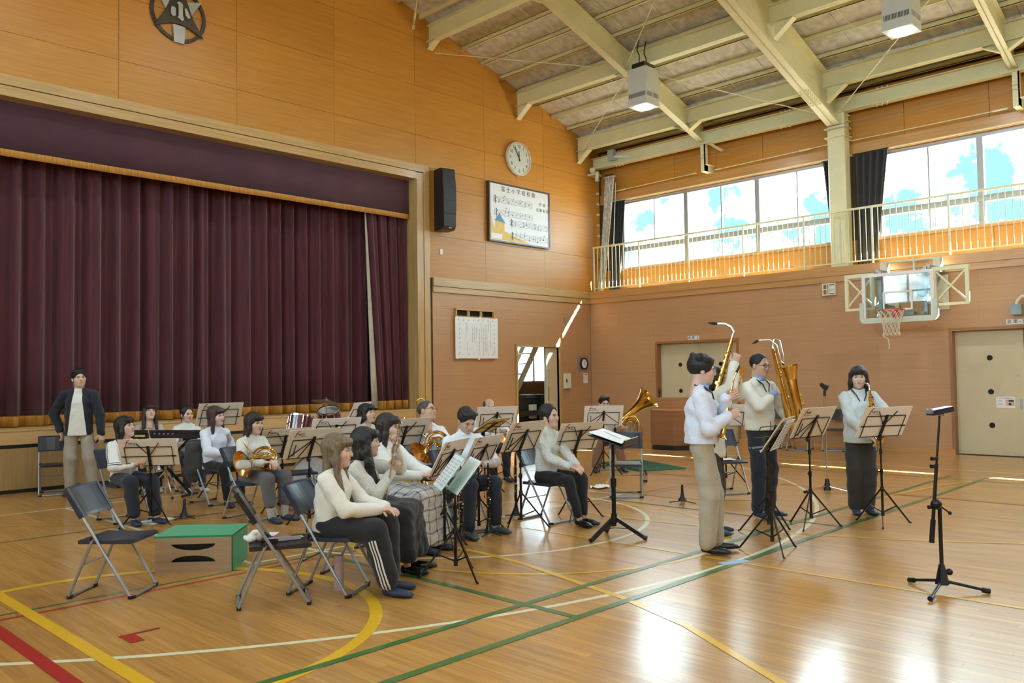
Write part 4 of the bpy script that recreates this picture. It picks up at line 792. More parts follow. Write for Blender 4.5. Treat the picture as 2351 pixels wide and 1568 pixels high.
# loose sheets on two stands
def score(x, y, z, phi, tilt, w, h, lab, edge=None):
    t = thing('sheet_music', lab, 'sheet music', (x, y, z), face(phi)); R = Matrix.Rotation(math.radians(-tilt), 3, 'X'); q = MB(); q.box((0, 0, 0), (w, .005, h), R); q.build('sheets', M_PAPER, t); q = MB()
    for s_ in (-1, 1):
        for k in range(9):
            for j in range(2): q.box(R @ Vector((s_ * w * .25, -.004, -h * .4 + k * h * .095 + j * .009)), (w * .40, .0012, .0035), R)
    q.build('staves', mat('stave_ink', (.25, .27, .30), .7), t)
    if edge: q = MB(); q.box((0, .004, 0), (w + .02, .004, h + .02), R); q.build('cover', edge, t)
score(-12.40, -8.54, .835, 104, 38, .40, .30, 'green edged open score leaning on the foremost stand', mat('mint_cover', (.25, .62, .52), .6))
score(-9.82, -10.10, 1.03, -118, -30, .40, .30, 'loose white score sheets hanging on the stand by the baritone sax')
# conductor's stand
t = thing('conductor_stand', 'heavy black conductor stand with an open white score', 'music stand', (-10.31, -8.58, 0), face(-112)); q = MB(); q.cyl((0, 0, .12), (0, 0, .55), .022); q.cyl((0, 0, .5), (0, 0, .93), .015); q.cyl((0, 0, .50), (0, 0, .58), .03); q.cyl((0, 0, .15), (0, 0, .24), .03); q.build('pole', M_BLKM, t, True)
for k in range(3):
    a = .52 + 2 * PI * k / 3; c, s_ = math.cos(a), math.sin(a); q = MB(); q.bar((.02 * c, .02 * s_, .19), (.30 * c, .30 * s_, .022), .026, .036); q.cyl((.29 * c, .29 * s_, .025), (.32 * c, .32 * s_, .02), .022); q.bar((0, 0, .1), (.17 * c, .17 * s_, .10), .006, .006); q.build('leg', M_BLKM, t)
R = Matrix.Rotation(math.radians(-72), 3, 'X'); q = MB(); q.box((0, 0, .96), (.52, .012, .36), R); q.box(Vector((0, 0, .96)) + R @ Vector((0, -.03, -.175)), (.52, .07, .014), R); [q.box(Vector((-.24 + k * .04, 0, .955)) + R @ Vector((0, .012, -.16)), (.022, .02, .03), R) for k in range(13)]; q.build('desk', M_BLACK, t)
sc_ = thing('open_score', 'open white score lying on the conductor stand', 'sheet music', (-10.31, -8.58, .975), face(-112)); q = MB(); [q.box(R @ Vector((s_ * .125, -.012, .01)), (.245, .006, .335), R) for s_ in (-1, 1)]; q.build('pages', M_PAPER, sc_); q = MB(); q.box(R @ Vector((.03, -.017, .02)), (.015, .006, .22), R @ Matrix.Rotation(.5, 3, 'Y')); q.build('pencil', M_GREY, sc_)
# ================================================================ RECORDER STAND, MIC STAND
t = thing('recorder_stand', 'black boom stand with tripod base at the right foreground', 'microphone stand', (-10.38, -11.56, 0), face(20)); q = MB(); q.cyl((0, 0, .06), (0, 0, .62), .014); q.cyl((0, 0, .06), (0, 0, .2), .05, .02, 6); q.cyl((0, 0, .12), (-.06, 0, .14), .01); q.ball((-.07, 0, .14), .025); q.build('pole', M_BLKM, t, True)
for k in range(3):
    a = .5 + 2 * PI * k / 3; c, s_ = math.cos(a), math.sin(a); q = MB(); q.cyl((.03 * c, .03 * s_, .08), (.29 * c, .29 * s_, .025), .011); q.cyl((.26 * c, .26 * s_, .028), (.31 * c, .31 * s_, .02), .019); q.build('leg', M_BLKM, t)
q = MB(); a0, a1 = Vector((.085, 0, .36)), Vector((-.03, 0, 1.26)); q.cyl(a0, a0.lerp(a1, .18), .018); q.cyl(a0.lerp(a1, .12), a0.lerp(a1, .62), .0125); q.cyl(a0.lerp(a1, .6), a1, .008); [q.cyl(a0.lerp(a1, f_), a0.lerp(a1, f_) + Vector((.05, 0, 0)), .014) for f_ in (.28, .60, .66)]; q.ball((.03, 0, .63), .04); q.cyl((.02, 0, .63), (-.09, 0, .56), .006); q.ball((-.095, 0, .557), .014); q.build('boom', M_BLKM, t, True)
rc = thing('audio_recorder', 'small black handheld audio recorder lying atop the boom stand', 'recorder', (-10.36, -11.58, 1.27), face(20)); Rr = Matrix.Rotation(.13, 3, 'Y'); q = MB(); q.box((-.0, 0, .025), (.19, .07, .038), Rr); q.build('body', mat('recorder_shell', (.02, .03, .06), .2), rc); q = MB(); q.box((.085, 0, .02), (.05, .06, .02), Rr); q.cyl((.1, -.02, .03), (.115, -.02, .03), .014); q.cyl((.1, .02, .03), (.115, .02, .03), .014); q.build('mic_capsules', M_GREY, rc); q = MB(); q.cyl((0, 0, -.01), (0, 0, .01), .025); q.build('mount', M_CHROME, rc)
t = thing('microphone_stand', 'chrome microphone stand with black clip behind the far stands', 'microphone stand', (-6.05, -8.83, 0), face(0)); q = MB(); q.cyl((0, 0, .05), (0, 0, 1.28), .012); q.build('pole', M_CHROME, t, True); q = MB(); q.cyl((0, 0, .02), (0, 0, .17), .05, .025, 8); q.build('hub', M_BLACK, t)
for k in range(3): a = .3 + 2 * PI * k / 3; c, s_ = math.cos(a), math.sin(a); q = MB(); q.cyl((.03 * c, .03 * s_, .07), (.33 * c, .33 * s_, .02), .011); q.build('leg', M_CHROME, t); q = MB(); q.cyl((.31 * c, .31 * s_, .022), (.36 * c, .36 * s_, .018), .018); q.build('foot', M_BLACK, t)
q = MB(); q.cyl((0, 0, 1.26), (0, 0, 1.33), .018); q.bar((-.03, 0, 1.34), (.05, 0, 1.42), .03, .05); q.cyl((.05, -.02, 1.42), (-.05, .02, 1.38), .02); q.build('clip', M_BLACK, t)
# ================================================================ BOX, MAT, BOTTLES, SMALL THINGS
M_BOXW = wood('vault_box_wood', (.33, .22, .125), (.43, .30, .18), 'h', .5, 0, .02, .7); M_FELT = mat('green_felt', (.006, .26, .10), .9, 0, .08, 60, .2, sheen=.2)
t = thing('vaulting_box', 'low wooden vaulting box covered in bright green felt', 'box', (-13.69, -6.79, 0), math.atan2(-.41, .46)); bw, bd_, bh = .62, .53, .30; q = MB()
def slot(zc, up): return [(.18 * math.cos(PI * k / 10), zc + up * .055 * math.sin(PI * k / 10)) for k in range(11)]
def plate(q, y0, th):
    a0, a1 = slot(.085, 1), slot(.235, -1); n = 11
    vs = [(-bw / 2, 0), (bw / 2, 0), (bw / 2, .085), (-bw / 2, .085), (bw / 2, .235), (-bw / 2, .235), (bw / 2, bh - .012), (-bw / 2, bh - .012)]
    lo = [(-bw / 2, 0), (bw / 2, 0), (bw / 2, .085), (-bw / 2, .085)]; q.prism(lo, (0, y0, 0), (1, 0, 0), (0, 0, 1), th)
    mid = [(bw / 2, .085)] + [(bw / 2, .235)] + a1 + [(-bw / 2, .235), (-bw / 2, .085)] + a0[::-1]
    for i in range(10):
        q.prism([a0[i + 1], a0[i], a1[i], a1[i + 1]], (0, y0, 0), (1, 0, 0), (0, 0, 1), th)
    for s_ in (-1, 1): q.prism([(s_ * .18, .085), (s_ * bw / 2, .085), (s_ * bw / 2, .235), (s_ * .18, .235)][::s_], (0, y0, 0), (1, 0, 0), (0, 0, 1), th)
    q.prism([(-bw / 2, .235), (bw / 2, .235), (bw / 2, bh - .012), (-bw / 2, bh - .012)], (0, y0, 0), (1, 0, 0), (0, 0, 1), th)
plate(q, .02, .02); q.build('front_board', M_BOXW, t); q = MB(); plate(q, bd_, .02); q.build('back_board', M_BOXW, t)
q = MB(); q.b(-bw / 2 - .008, -bw / 2 + .012, .022, bd_ - .022, 0, bh); q.b(bw / 2 - .012, bw / 2 + .008, .022, bd_ - .022, 0, bh); q.b(-bw / 2 - .008, bw / 2 + .008, .0, bd_, bh - .012, bh + .004); q.build('felt_cover', M_FELT, t); q = MB(); q.b(-bw / 2 + .02, bw / 2 - .02, .05, bd_ - .05, .01, bh - .02); q.build('inner_box', M_BLACK, t)
t = thing('floor_mat', 'dark green floor mat lying before the lectern', 'mat', (-5.0, -5.1, 0), face(0) + .35); q = MB(); q.b(-.42, .42, -.75, .75, .001, .02); q.build('pad', mat('mat_green', (.03, .13, .07), .8, 0, .2, 40, .3), t)
for k in range(20): q = MB(); q.b(-.41, .41, -.74 + k * .075, -.715 + k * .075, .02, .025); q.build('rib', mat('mat_rib', (.025, .11, .06), .8), t)
t = thing('thermos_bottle', 'pale pink steel bottle standing on the floor beside the chair', 'bottle', (-13.21, -8.2, 0)); q = MB(); q.lathe([(.001, 0), (.033, 0), (.036, .006), (.036, .195), (.034, .2), (.034, .204)], 24); q.build('body', mat('pink_steel', (.60, .47, .50), .35, 0, .04), t, True); q = MB(); q.lathe([(.034, .204), (.036, .208), (.035, .252), (.03, .26), (.001, .26)], 24); q.build('lid', mat('pink_lid', (.56, .42, .44), .45, 0, .04), t, True)
t = thing('drink_bottle', 'small dark tea bottle standing alone on the floor', 'bottle', (-6.7, -6.39, 0)); q = MB(); q.lathe([(.001, 0), (.03, 0), (.032, .02), (.032, .12), (.014, .155), (.014, .165)], 16); q.build('body', mat('dark_tea', (.05, .02, .012), .15), t, True); q = MB(); q.lathe([(.0325, .035), (.0325, .1)], 16); q.build('label_band', mat('band', (.45, .25, .1), .5), t); q = MB(); q.cyl((0, 0, .163), (0, 0, .185), .016); q.build('cap', M_BLACK, t)
def crumple(name, x, y, z, w, d, lab, cat, m=M_PAPER, h=.02, rzz=0.):
    q = MB(); n = 8; rnd = random.Random(hash(lab) % 999); g = [[(-w / 2 + w * i / n, -d / 2 + d * j / n, .002 + h * rnd.random()) for j in range(n + 1)] for i in range(n + 1)]
    vs = [p for r in g for p in r] + [(p[0], p[1], p[2] - .002) for r in g for p in r]; k = (n + 1) ** 2; fs = []
    for i in range(n):
        for j in range(n): a = i * (n + 1) + j; fs += [(a, a + n + 1, a + n + 2, a + 1), (k + a, k + a + 1, k + a + n + 2, k + a + n + 1)]
    q.add(vs, fs); o = q.build(name, m, None, True); o.location = (x, y, z); o.rotation_euler = (0, 0, rzz); return tag(o, lab, cat)
crumple('cloth', -7.58, -6.26, 0, .3, .22, 'crumpled white cloth on the floor by the far folding chair', 'cloth', h=.04); crumple('paper_sheet', -12.46, -5.7, 0, .2, .3, 'white paper lying on the floor behind the green box', 'paper', h=.004, rzz=.8); crumple('paper_sheet', -12.86, -4.0, 0, .45, .3, 'white paper on the floor under the trumpet player\'s stand', 'paper', h=.004, rzz=.6)
# things on the empty chair's seat (chair at -13.68,-8.11)
fx, fy = -math.sin(face(108)), math.cos(face(108)); rx_, ry_ = math.cos(face(108)), math.sin(face(108))
def on_seat(a, b): return (-13.68 + rx_ * a + fx * b, -8.11 + ry_ * a + fy * b, .434)
CLOTH_AT = on_seat(-.02, -.16)
for a, b, s3, m, nm, lab in ((.03, .06, (.22, .03, .02), mat('lilac_pouch', (.42, .36, .42), .6), 'pouch', 'lilac pouch lying on the empty chair seat'), (-.03, .02, (.18, .03, .015), mat('mauve_cloth', (.36, .30, .34), .7), 'cloth_strip', 'mauve folded cloth strip on the empty chair seat'), (-.06, .14, (.10, .06, .004), M_PAPER, 'paper_slip', 'white paper slip on the front of the chair seat'), (.08, -.05, (.12, .025, .02), M_BLACK, 'reed_case', 'small black case on the empty chair seat')):
    q = MB(); q.box((0, 0, s3[2] / 2), (s3[1], s3[0], s3[2])); q.box((.004, .0, s3[2]), (s3[1] * .6, s3[0] * .7, s3[2] * .4)); o = q.build(nm, m); o.location = on_seat(a, b); o.rotation_euler = (0, 0, face(108) + .15); tag(o, lab, nm.split('_')[-1])
t = thing('plastic_bin', 'small grey plastic bin on the floor near the clarinet stand', 'bin', (-10.72, -6.55, 0)); q = MB(); q.lathe([(.10, 0), (.13, .18), (.14, .185), (.14, .195), (.125, .195), (.095, .01), (.001, .01)], 4, Matrix.Rotation(PI / 4, 4, 'Z')); q.build('tub', mat('bin_grey', (.22, .28, .30), .5), t); q = MB(); q.ball((0, 0, .16), (.1, .1, .05)); q.build('cloth', M_BLACK, t)
def cone_stand(x, y, lab):
    t = thing('instrument_peg', lab, 'instrument stand', (x, y, 0), .4, 'black cone pegs for instruments'); q = MB(); q.lathe([(.055, .03), (.05, .045), (.028, .08), (.018, .13), (.015, .2), (.011, .225), (.001, .228)], 16); q.build('cone', M_BLACK, t, True)
    for k in range(4): a = k * PI / 2; q = MB(); q.cyl((.02 * math.cos(a), .02 * math.sin(a), .03), (.16 * math.cos(a), .16 * math.sin(a), .008), .006, n=6); q.build('leg', M_BLKM, t)
cone_stand(-12.56, -4.1, 'black cone peg on the floor right of the trumpet player'); cone_stand(-8.06, -7.9, 'black cone peg on the floor left of the soprano sax player')
# chairs standing free
chair(-7.95, -6.98, -8, 'black seat folding chair behind the conductor stand', 'black'); chair(-6.9, -7.85, 10, 'folding chair with papers behind the soprano sax player')
crumple('paper_sheet', -6.9, -7.83, .436, .3, .21, 'white papers on the chair behind the soprano sax player', 'paper', h=.006, rzz=.8)
for k, (x, y, p) in enumerate(((-.55, -5.35, 90), (-.75, -5.95, 60), (-.5, -6.55, 80), (-.6, -7.25, 50))): chair(x, y, -45 + k * 9, 'folding chair against the right wall, %s from the lectern' % ('first', 'second', 'third', 'fourth')[k], 'black')
chair(-12.85, -.55, 30, 'folding chair right behind the man in the dark jacket', 'black')
# ================================================================ PEOPLE: smooth implicit bodies turned into meshes
def surf_net(F, org, h):
    nx, ny, nz = F.shape; s = F < 0
    c = s[:-1, :-1, :-1].astype(np.int8)
    tot = np.zeros((nx - 1, ny - 1, nz - 1), np.int8)
    for a in (0, 1):
        for b in (0, 1):
            for d in (0, 1): tot += s[a:nx - 1 + a, b:ny - 1 + b, d:nz - 1 + d]
    act = (tot > 0) & (tot < 8); I = np.argwhere(act); idx = -np.ones(act.shape, np.int64); idx[act] = np.arange(len(I))
    P = np.zeros((len(I), 3)); C = np.zeros(len(I)); i, j, k = I.T
    cor = [(a, b, d) for a in (0, 1) for b in (0, 1) for d in (0, 1)]
    val = {q: F[i + q[0], j + q[1], k + q[2]] for q in cor}
    for q in cor:
        for ax in range(3):
            if q[ax]: continue
            q2 = list(q); q2[ax] = 1; q2 = tuple(q2); v0, v1 = val[q], val[q2]; m = (v0 < 0) != (v1 < 0)
            t = np.where(m, v0 / np.where(m, v0 - v1, 1), 0); p = np.tile(np.array(q, float), (len(I), 1)); p[:, ax] = t
            P += p * m[:, None]; C += m
    V = (I + P / np.maximum(C, 1)[:, None]) * h + org
    faces = []
    for ax in range(3):
        sl0 = [slice(None)] * 3; sl1 = [slice(None)] * 3; sl0[ax] = slice(0, -1); sl1[ax] = slice(1, None)
        a, b = s[tuple(sl0)], s[tuple(sl1)]; m = a != b; u, w = [(1, 2), (2, 0), (0, 1)][ax]
        E = np.argwhere(m); ok = (E[:, u] > 0) & (E[:, w] > 0) & (E[:, u] < F.shape[u] - 1) & (E[:, w] < F.shape[w] - 1); E = E[ok]
        def cell(du, dw):
            e = E.copy(); e[:, u] -= du; e[:, w] -= dw; return idx[e[:, 0], e[:, 1], e[:, 2]]
        q = np.stack([cell(1, 1), cell(0, 1), cell(0, 0), cell(1, 0)], 1); flip = ~a[tuple(E.T)]; q[flip] = q[flip][:, ::-1]; faces.append(q)
    Fc = np.concatenate(faces); return V, Fc[(Fc >= 0).all(1)]
class Sdf:
    def __init__(s): s.p = []
    def rc(s, a, b, r0, r1, k=.02, sub=False): s.p.append(('rc', np.array(a, float), np.array(b, float), r0, r1, k, sub)); return s
    def el(s, c, r, k=.02, R=None, sub=False): s.p.append(('el', np.array(c, float), np.array(r, float), R, None, k, sub)); return s
    def ec(s, a, b, ra, rb, X, Yv, k=.03): s.p.append(('ec', np.array(a, float), np.array(b, float), (ra, rb), (np.array(X, float), np.array(Yv, float)), k, False)); return s
    def mesh(s, h, wrinkle=None, cut=None):
        lo = np.full(3, 1e9); hi = -lo
        for t, a, b, c, d, k, sub in s.p:
            if sub: continue
            if t == 'rc': R = max(c, d); pts = np.stack([a, b])
            elif t == 'el': R = b.max(); pts = a[None]
            else: R = max(max(c[0]), max(c[1])); pts = np.stack([a, b])
            lo = np.minimum(lo, pts.min(0) - R); hi = np.maximum(hi, pts.max(0) + R)
        lo -= 3 * h; hi += 3 * h; n = np.ceil((hi - lo) / h).astype(int) + 1; F = np.full(n, .2)
        ax = [lo[i] + h * np.arange(n[i]) for i in range(3)]
        for t, a, b, c, d, k, sub in s.p:
            if t == 'rc': R = max(c, d); pts = np.stack([a, b])
            elif t == 'el': R = b.max(); pts = a[None]
            else: R = max(max(c[0]), max(c[1])); pts = np.stack([a, b])
            m = R + k * 2 + .035; l = np.clip(np.floor((pts.min(0) - m - lo) / h).astype(int), 0, n); u = np.clip(np.ceil((pts.max(0) + m - lo) / h).astype(int) + 1, 0, n)
            if (u <= l).any(): continue
            g = np.meshgrid(ax[0][l[0]:u[0]], ax[1][l[1]:u[1]], ax[2][l[2]:u[2]], indexing='ij'); p = np.stack(g, -1)
            if t == 'rc':
                ab = b - a; tt = np.clip(((p - a) @ ab) / max(ab @ ab, 1e-9), 0, 1); dd = np.linalg.norm(p - a - tt[..., None] * ab, axis=-1) - (c + (d - c) * tt)
            elif t == 'el':
                q = p - a
                if c is not None: q = q @ c
                kk = np.linalg.norm(q / b, axis=-1); k2 = np.linalg.norm(q / (b * b), axis=-1); dd = kk * (kk - 1) / np.maximum(k2, 1e-6)
            else:
                ab = b - a; L = max(np.linalg.norm(ab), 1e-9); tt = np.clip(((p - a) @ ab) / (L * L), 0, 1); q = p - a - tt[..., None] * ab; X, Yv = d
                ru = c[0][0] + (c[1][0] - c[0][0]) * tt; rv = c[0][1] + (c[1][1] - c[0][1]) * tt; U = q @ X; Vv = q @ Yv; Wd = q @ (ab / L)
                nn = np.sqrt((U / ru) ** 2 + (Vv / rv) ** 2 + (Wd / rv) ** 2); n2 = np.sqrt((U / ru ** 2) ** 2 + (Vv / rv ** 2) ** 2 + (Wd / rv ** 2) ** 2); dd = nn * (nn - 1) / np.maximum(n2, 1e-6)
            sl = (slice(l[0], u[0]), slice(l[1], u[1]), slice(l[2], u[2])); f = F[sl]
            if sub: e = -dd; hh = np.clip(.5 + .5 * (f - e) / k, 0, 1); F[sl] = e + (f - e) * hh + k * hh * (1 - hh); F[sl] = np.maximum(F[sl], f)
            else: hh = np.clip(.5 + .5 * (f - dd) / k, 0, 1); F[sl] = f + (dd - f) * hh - k * hh * (1 - hh)
        if wrinkle or cut:
            g = np.meshgrid(*ax, indexing='ij')
            if wrinkle:
                am, fr, sd = wrinkle; F += am * (np.sin(g[2] * fr + 3 * np.sin(g[0] * fr * .35 + sd) + 2 * np.sin(g[1] * fr * .3)) * .6 + .5 * np.sin(g[0] * fr * .6 + g[2] * fr * .5 + 2 * np.sin(g[1] * fr * .5 + sd)))
            for c in (cut or []):      # half spaces: keep n.p <= d
                F = np.maximum(F, g[0] * c[0] + g[1] * c[1] + g[2] * c[2] - c[3])
        return surf_net(F, lo, h)
def np_mesh(name, parts, mats):
    """parts: list of (V, F, material index or array)"""
    vs, fs, mi, o = [], [], [], 0
    for V, Fq, m in parts:
        vs.append(np.asarray(V, float)); fs.append(np.asarray(Fq) + o); o += len(V); mi.append(np.full(len(Fq), m) if np.isscalar(m) else np.asarray(m))
    V = np.concatenate(vs); Fq = np.concatenate(fs); mi = np.concatenate(mi)
    me = bpy.data.meshes.new(name); me.vertices.add(len(V)); me.vertices.foreach_set('co', V.ravel()); me.loops.add(Fq.size); me.loops.foreach_set('vertex_index', Fq.ravel().astype(np.int32))
    me.polygons.add(len(Fq)); me.polygons.foreach_set('loop_start', np.arange(0, Fq.size, 4, dtype=np.int32)); me.polygons.foreach_set('material_index', mi.astype(np.int32)); me.polygons.foreach_set('use_smooth', np.ones(len(Fq), bool))
    for m in mats: me.materials.append(m)
    me.update(calc_edges=True); return me
def ball_np(c, r, n=10):
    q = MB(); q.ball(c, r, n); return np.array(q.v), np.array(q.f)
V3 = lambda *a: np.array(a, float)
def unit(v): return v / max(np.linalg.norm(v), 1e-9)
# ---------------------------------------------------------------- head, hand and hair in their own frames (front +Y)
def make_head(fem):
    w = .94 if fem else 1.; s = Sdf()
    s.el((0, -.018, .032), (.074 * w, .092, .083), .02); s.el((0, .026, -.028), (.063 * w, .062, .085), .03); s.el((0, .032, -.072), ((.046 if fem else .053) * w, .046, .04), .025); s.el((0, .062, -.098), (.024, .02, .017), .02)
    for e in (-1, 1):
        s.el((e * .036 * w, .056, -.028), (.026, .026, .026), .02); s.el((e * .076 * w, -.006, -.012), (.009, .019, .030), .006); s.rc((e * .012, .086, .018), (e * .042 * w, .072, .016), .010, .008, .012)
    s.rc((0, .088, .008), (0, .1, -.026), .007, .011, .012); s.el((0, .096, -.030), (.017, .012, .010), .01); s.el((0, .082, -.060), (.024, .012, .013), .01)
    for e in (-1, 1): s.el((e * .031 * w, .096, .0), (.017, .016, .010), .010, sub=True)
    s.el((0, .099, -.0605), (.022, .010, .0022), .004, sub=True)
    s.rc((0, -.02, -.07), (0, -.035, -.20), .050 if fem else .057, .052 if fem else .062, .03)
    V, Fq = s.mesh(.0062); c = V[Fq].mean(1); mi = np.zeros(len(Fq), int)
    lip = (np.abs(c[:, 0]) < .021) & (np.abs(c[:, 2] + .0605) < .0085 * (1 - (c[:, 0] / .024) ** 2)) & (c[:, 1] > .07); mi[lip] = 1
    parts = [(V, Fq, mi)]
    for e in (-1, 1):
        b = ball_np((e * .031 * w, .0755, -.001), (.0135, .0095, .0072), 10); parts.append((b[0], b[1], 2)); b = ball_np((e * .0315 * w, .0835, -.0005), (.0058, .003, .0058), 8); parts.append((b[0], b[1], 3))
        q = MB(); q.tube([(e * .014 * w, .0925, .0185), (e * .03 * w, .090, .0225), (e * .046 * w, .077, .0175)], [.0022, .003, .0015], 5, False); q.tube([(e * .018 * w, .086, .0045), (e * .031 * w, .0865, .0075), (e * .046 * w, .076, .003)], .0016, 5, False); parts.append((np.array(q.v), np.array(q.f), 3))
    return parts
HEAD = {True: make_head(True), False: make_head(False)}
def make_hand(curl, spread=.1, thumb=.5):
    """wrist at origin, fingers along +Y, back of the hand +Z, thumb towards +X (a left hand seen from above)"""
    s = Sdf(); s.ec((0, -.03, 0), (0, .03, 0), (.026, .019), (.034, .016), (1, 0, 0), (0, 0, 1), .01); s.ec((0, .03, 0), (0, .085, 0), (.036, .015), (.039, .0125), (1, 0, 0), (0, 0, 1), .012)
    for i, (x, ln) in enumerate(((.029, .068), (.0098, .077), (-.0098, .071), (-.028, .055))):
        p = V3(x, .088, .0); a = 0.; sa = (x * spread * 6)
        for j, fr in enumerate((.44, .31, .25)):
            a += curl * (1.15, 1.35, .9)[j]; d = V3(math.sin(sa) * math.cos(a), math.cos(a) * math.cos(sa), -math.sin(a)); q = p + d * ln * fr; s.rc(p, q, .0092 - .0009 * j, .0087 - .001 * j, .004); p = q
    b = V3(.030, .018, -.004); d1 = unit(V3(.75, .75, -.25 - curl * .6)); d2 = unit(V3(.35 - curl * .6, .95, -.3 - curl * .5)); m = b + d1 * .043; s.rc(b, m, .014, .0105, .012); s.rc(m, m + d2 * .03, .0102, .0095, .004); s.rc(m + d2 * .03, m + d2 * .055, .0095, .008, .004)
    return s.mesh(.0042)
HANDC = {}
def hand_np(curl, right):
    k = (round(curl, 2), right)
    if k not in HANDC:
        V, Fq = make_hand(curl)
        if right: V = V * V3(-1, 1, 1); Fq = Fq[:, ::-1]
        HANDC[k] = (V, Fq)
    return HANDC[k]
def make_hair(style, seed=0):
    s = Sdf(); r = random.Random(seed)
    if style == 'thin':                       # receding: only the sides and back
        s.el((0, -.028, .028), (.083, .096, .080), .015); s.el((0, .075, .095), (.075, .11, .065), .015, sub=True); s.el((0, .10, -.03), (.08, .085, .10), .015, sub=True); s.el((0, 0, -.12), (.2, .2, .08), .02, sub=True)
    elif style == 'crop':
        s.el((0, -.018, .036), (.080, .098, .086), .015); s.el((0, .108, .0), (.076, .075, .10), .015, sub=True); s.el((0, -.02, -.11), (.2, .2, .07), .02, sub=True)
    elif style in ('short', 'tousled'):
        g = .012 if style == 'tousled' else .004
        s.el((0, -.018, .038), (.082 + g, .100 + g, .089 + g), .015); s.el((-.03, .045, .090), (.05, .04, .022), .02); s.el((.03, .045, .086), (.05, .04, .022), .02)
        if style == 'tousled':
            for i in range(10): a = r.random() * 6.3; s.el((.07 * math.cos(a), -.01 + .07 * math.sin(a), .08 + .03 * r.random()), (.032, .032, .03), .015)
        s.el((0, .098, -.040), (.070, .075, .098), .012, sub=True); s.el((0, 0, -.11), (.2, .2, .075), .02, sub=True)
    else:
        s.el((0, -.018, .038), (.086, .102, .092), .015); L = {'bob': .17, 'jaw': .13, 'long': .34, 'mid': .24, 'wavy': .36, 'tied': .06}[style]
        if style == 'tied':
            s.el((0, .106, -.012), (.070, .08, .096), .012, sub=True); s.el((0, 0, -.13), (.2, .2, .09), .03, sub=True); s.rc((0, -.10, -.02), (.0, -.115, -.14), .028, .018, .02)
            s.rc((.07, .03, -.0), (.074, .035, -.07), .008, .005, .01); s.rc((-.07, .03, 0), (-.074, .035, -.07), .008, .005, .01)
        else:
            wd = .03 if style in ('wavy', 'long') else .012
            s.ec((0, -.05, .02), (0, -.062, .02 - L), (.080, .055), (.085 + wd, .036), (1, 0, 0), (0, 1, 0), .03)
            for e in (-1, 1):
                s.rc((e * .070, .012, .035), (e * (.078), .012, -.06), .026, .026, .02); s.rc((e * .078, .010, -.06), (e * (.082 + wd * .5), -.005 + (.05 if L > .3 else .0), .02 - L * (1 if L > .2 else .92)), .027, .022 if L > .2 else .014, .02)
                if L > .3: s.rc((e * .08, .02, -.18), (e * .09, .075, -.34), .025, .016, .02); s.rc((e * .09, .075, -.34), (e * .075, .1, -.40), .02, .008, .02)
                if style == 'wavy':
                    for i in range(4): z = -.08 - i * .07; s.el((e * (.1 + .012 * (i % 2)), -.02 + .03 * (i % 2), z), (.026, .03, .04), .02)
            s.el((0, .108, -.055), (.060, .072, .092), .010, sub=True); s.el((0, .075, .062), (.062, .035, .035), .02)
    fr = {'thin': 0, 'crop': 0}.get(style, .0018)
    return s.mesh(.0075, (fr, 140, seed) if fr else None)
HAIRC = {}
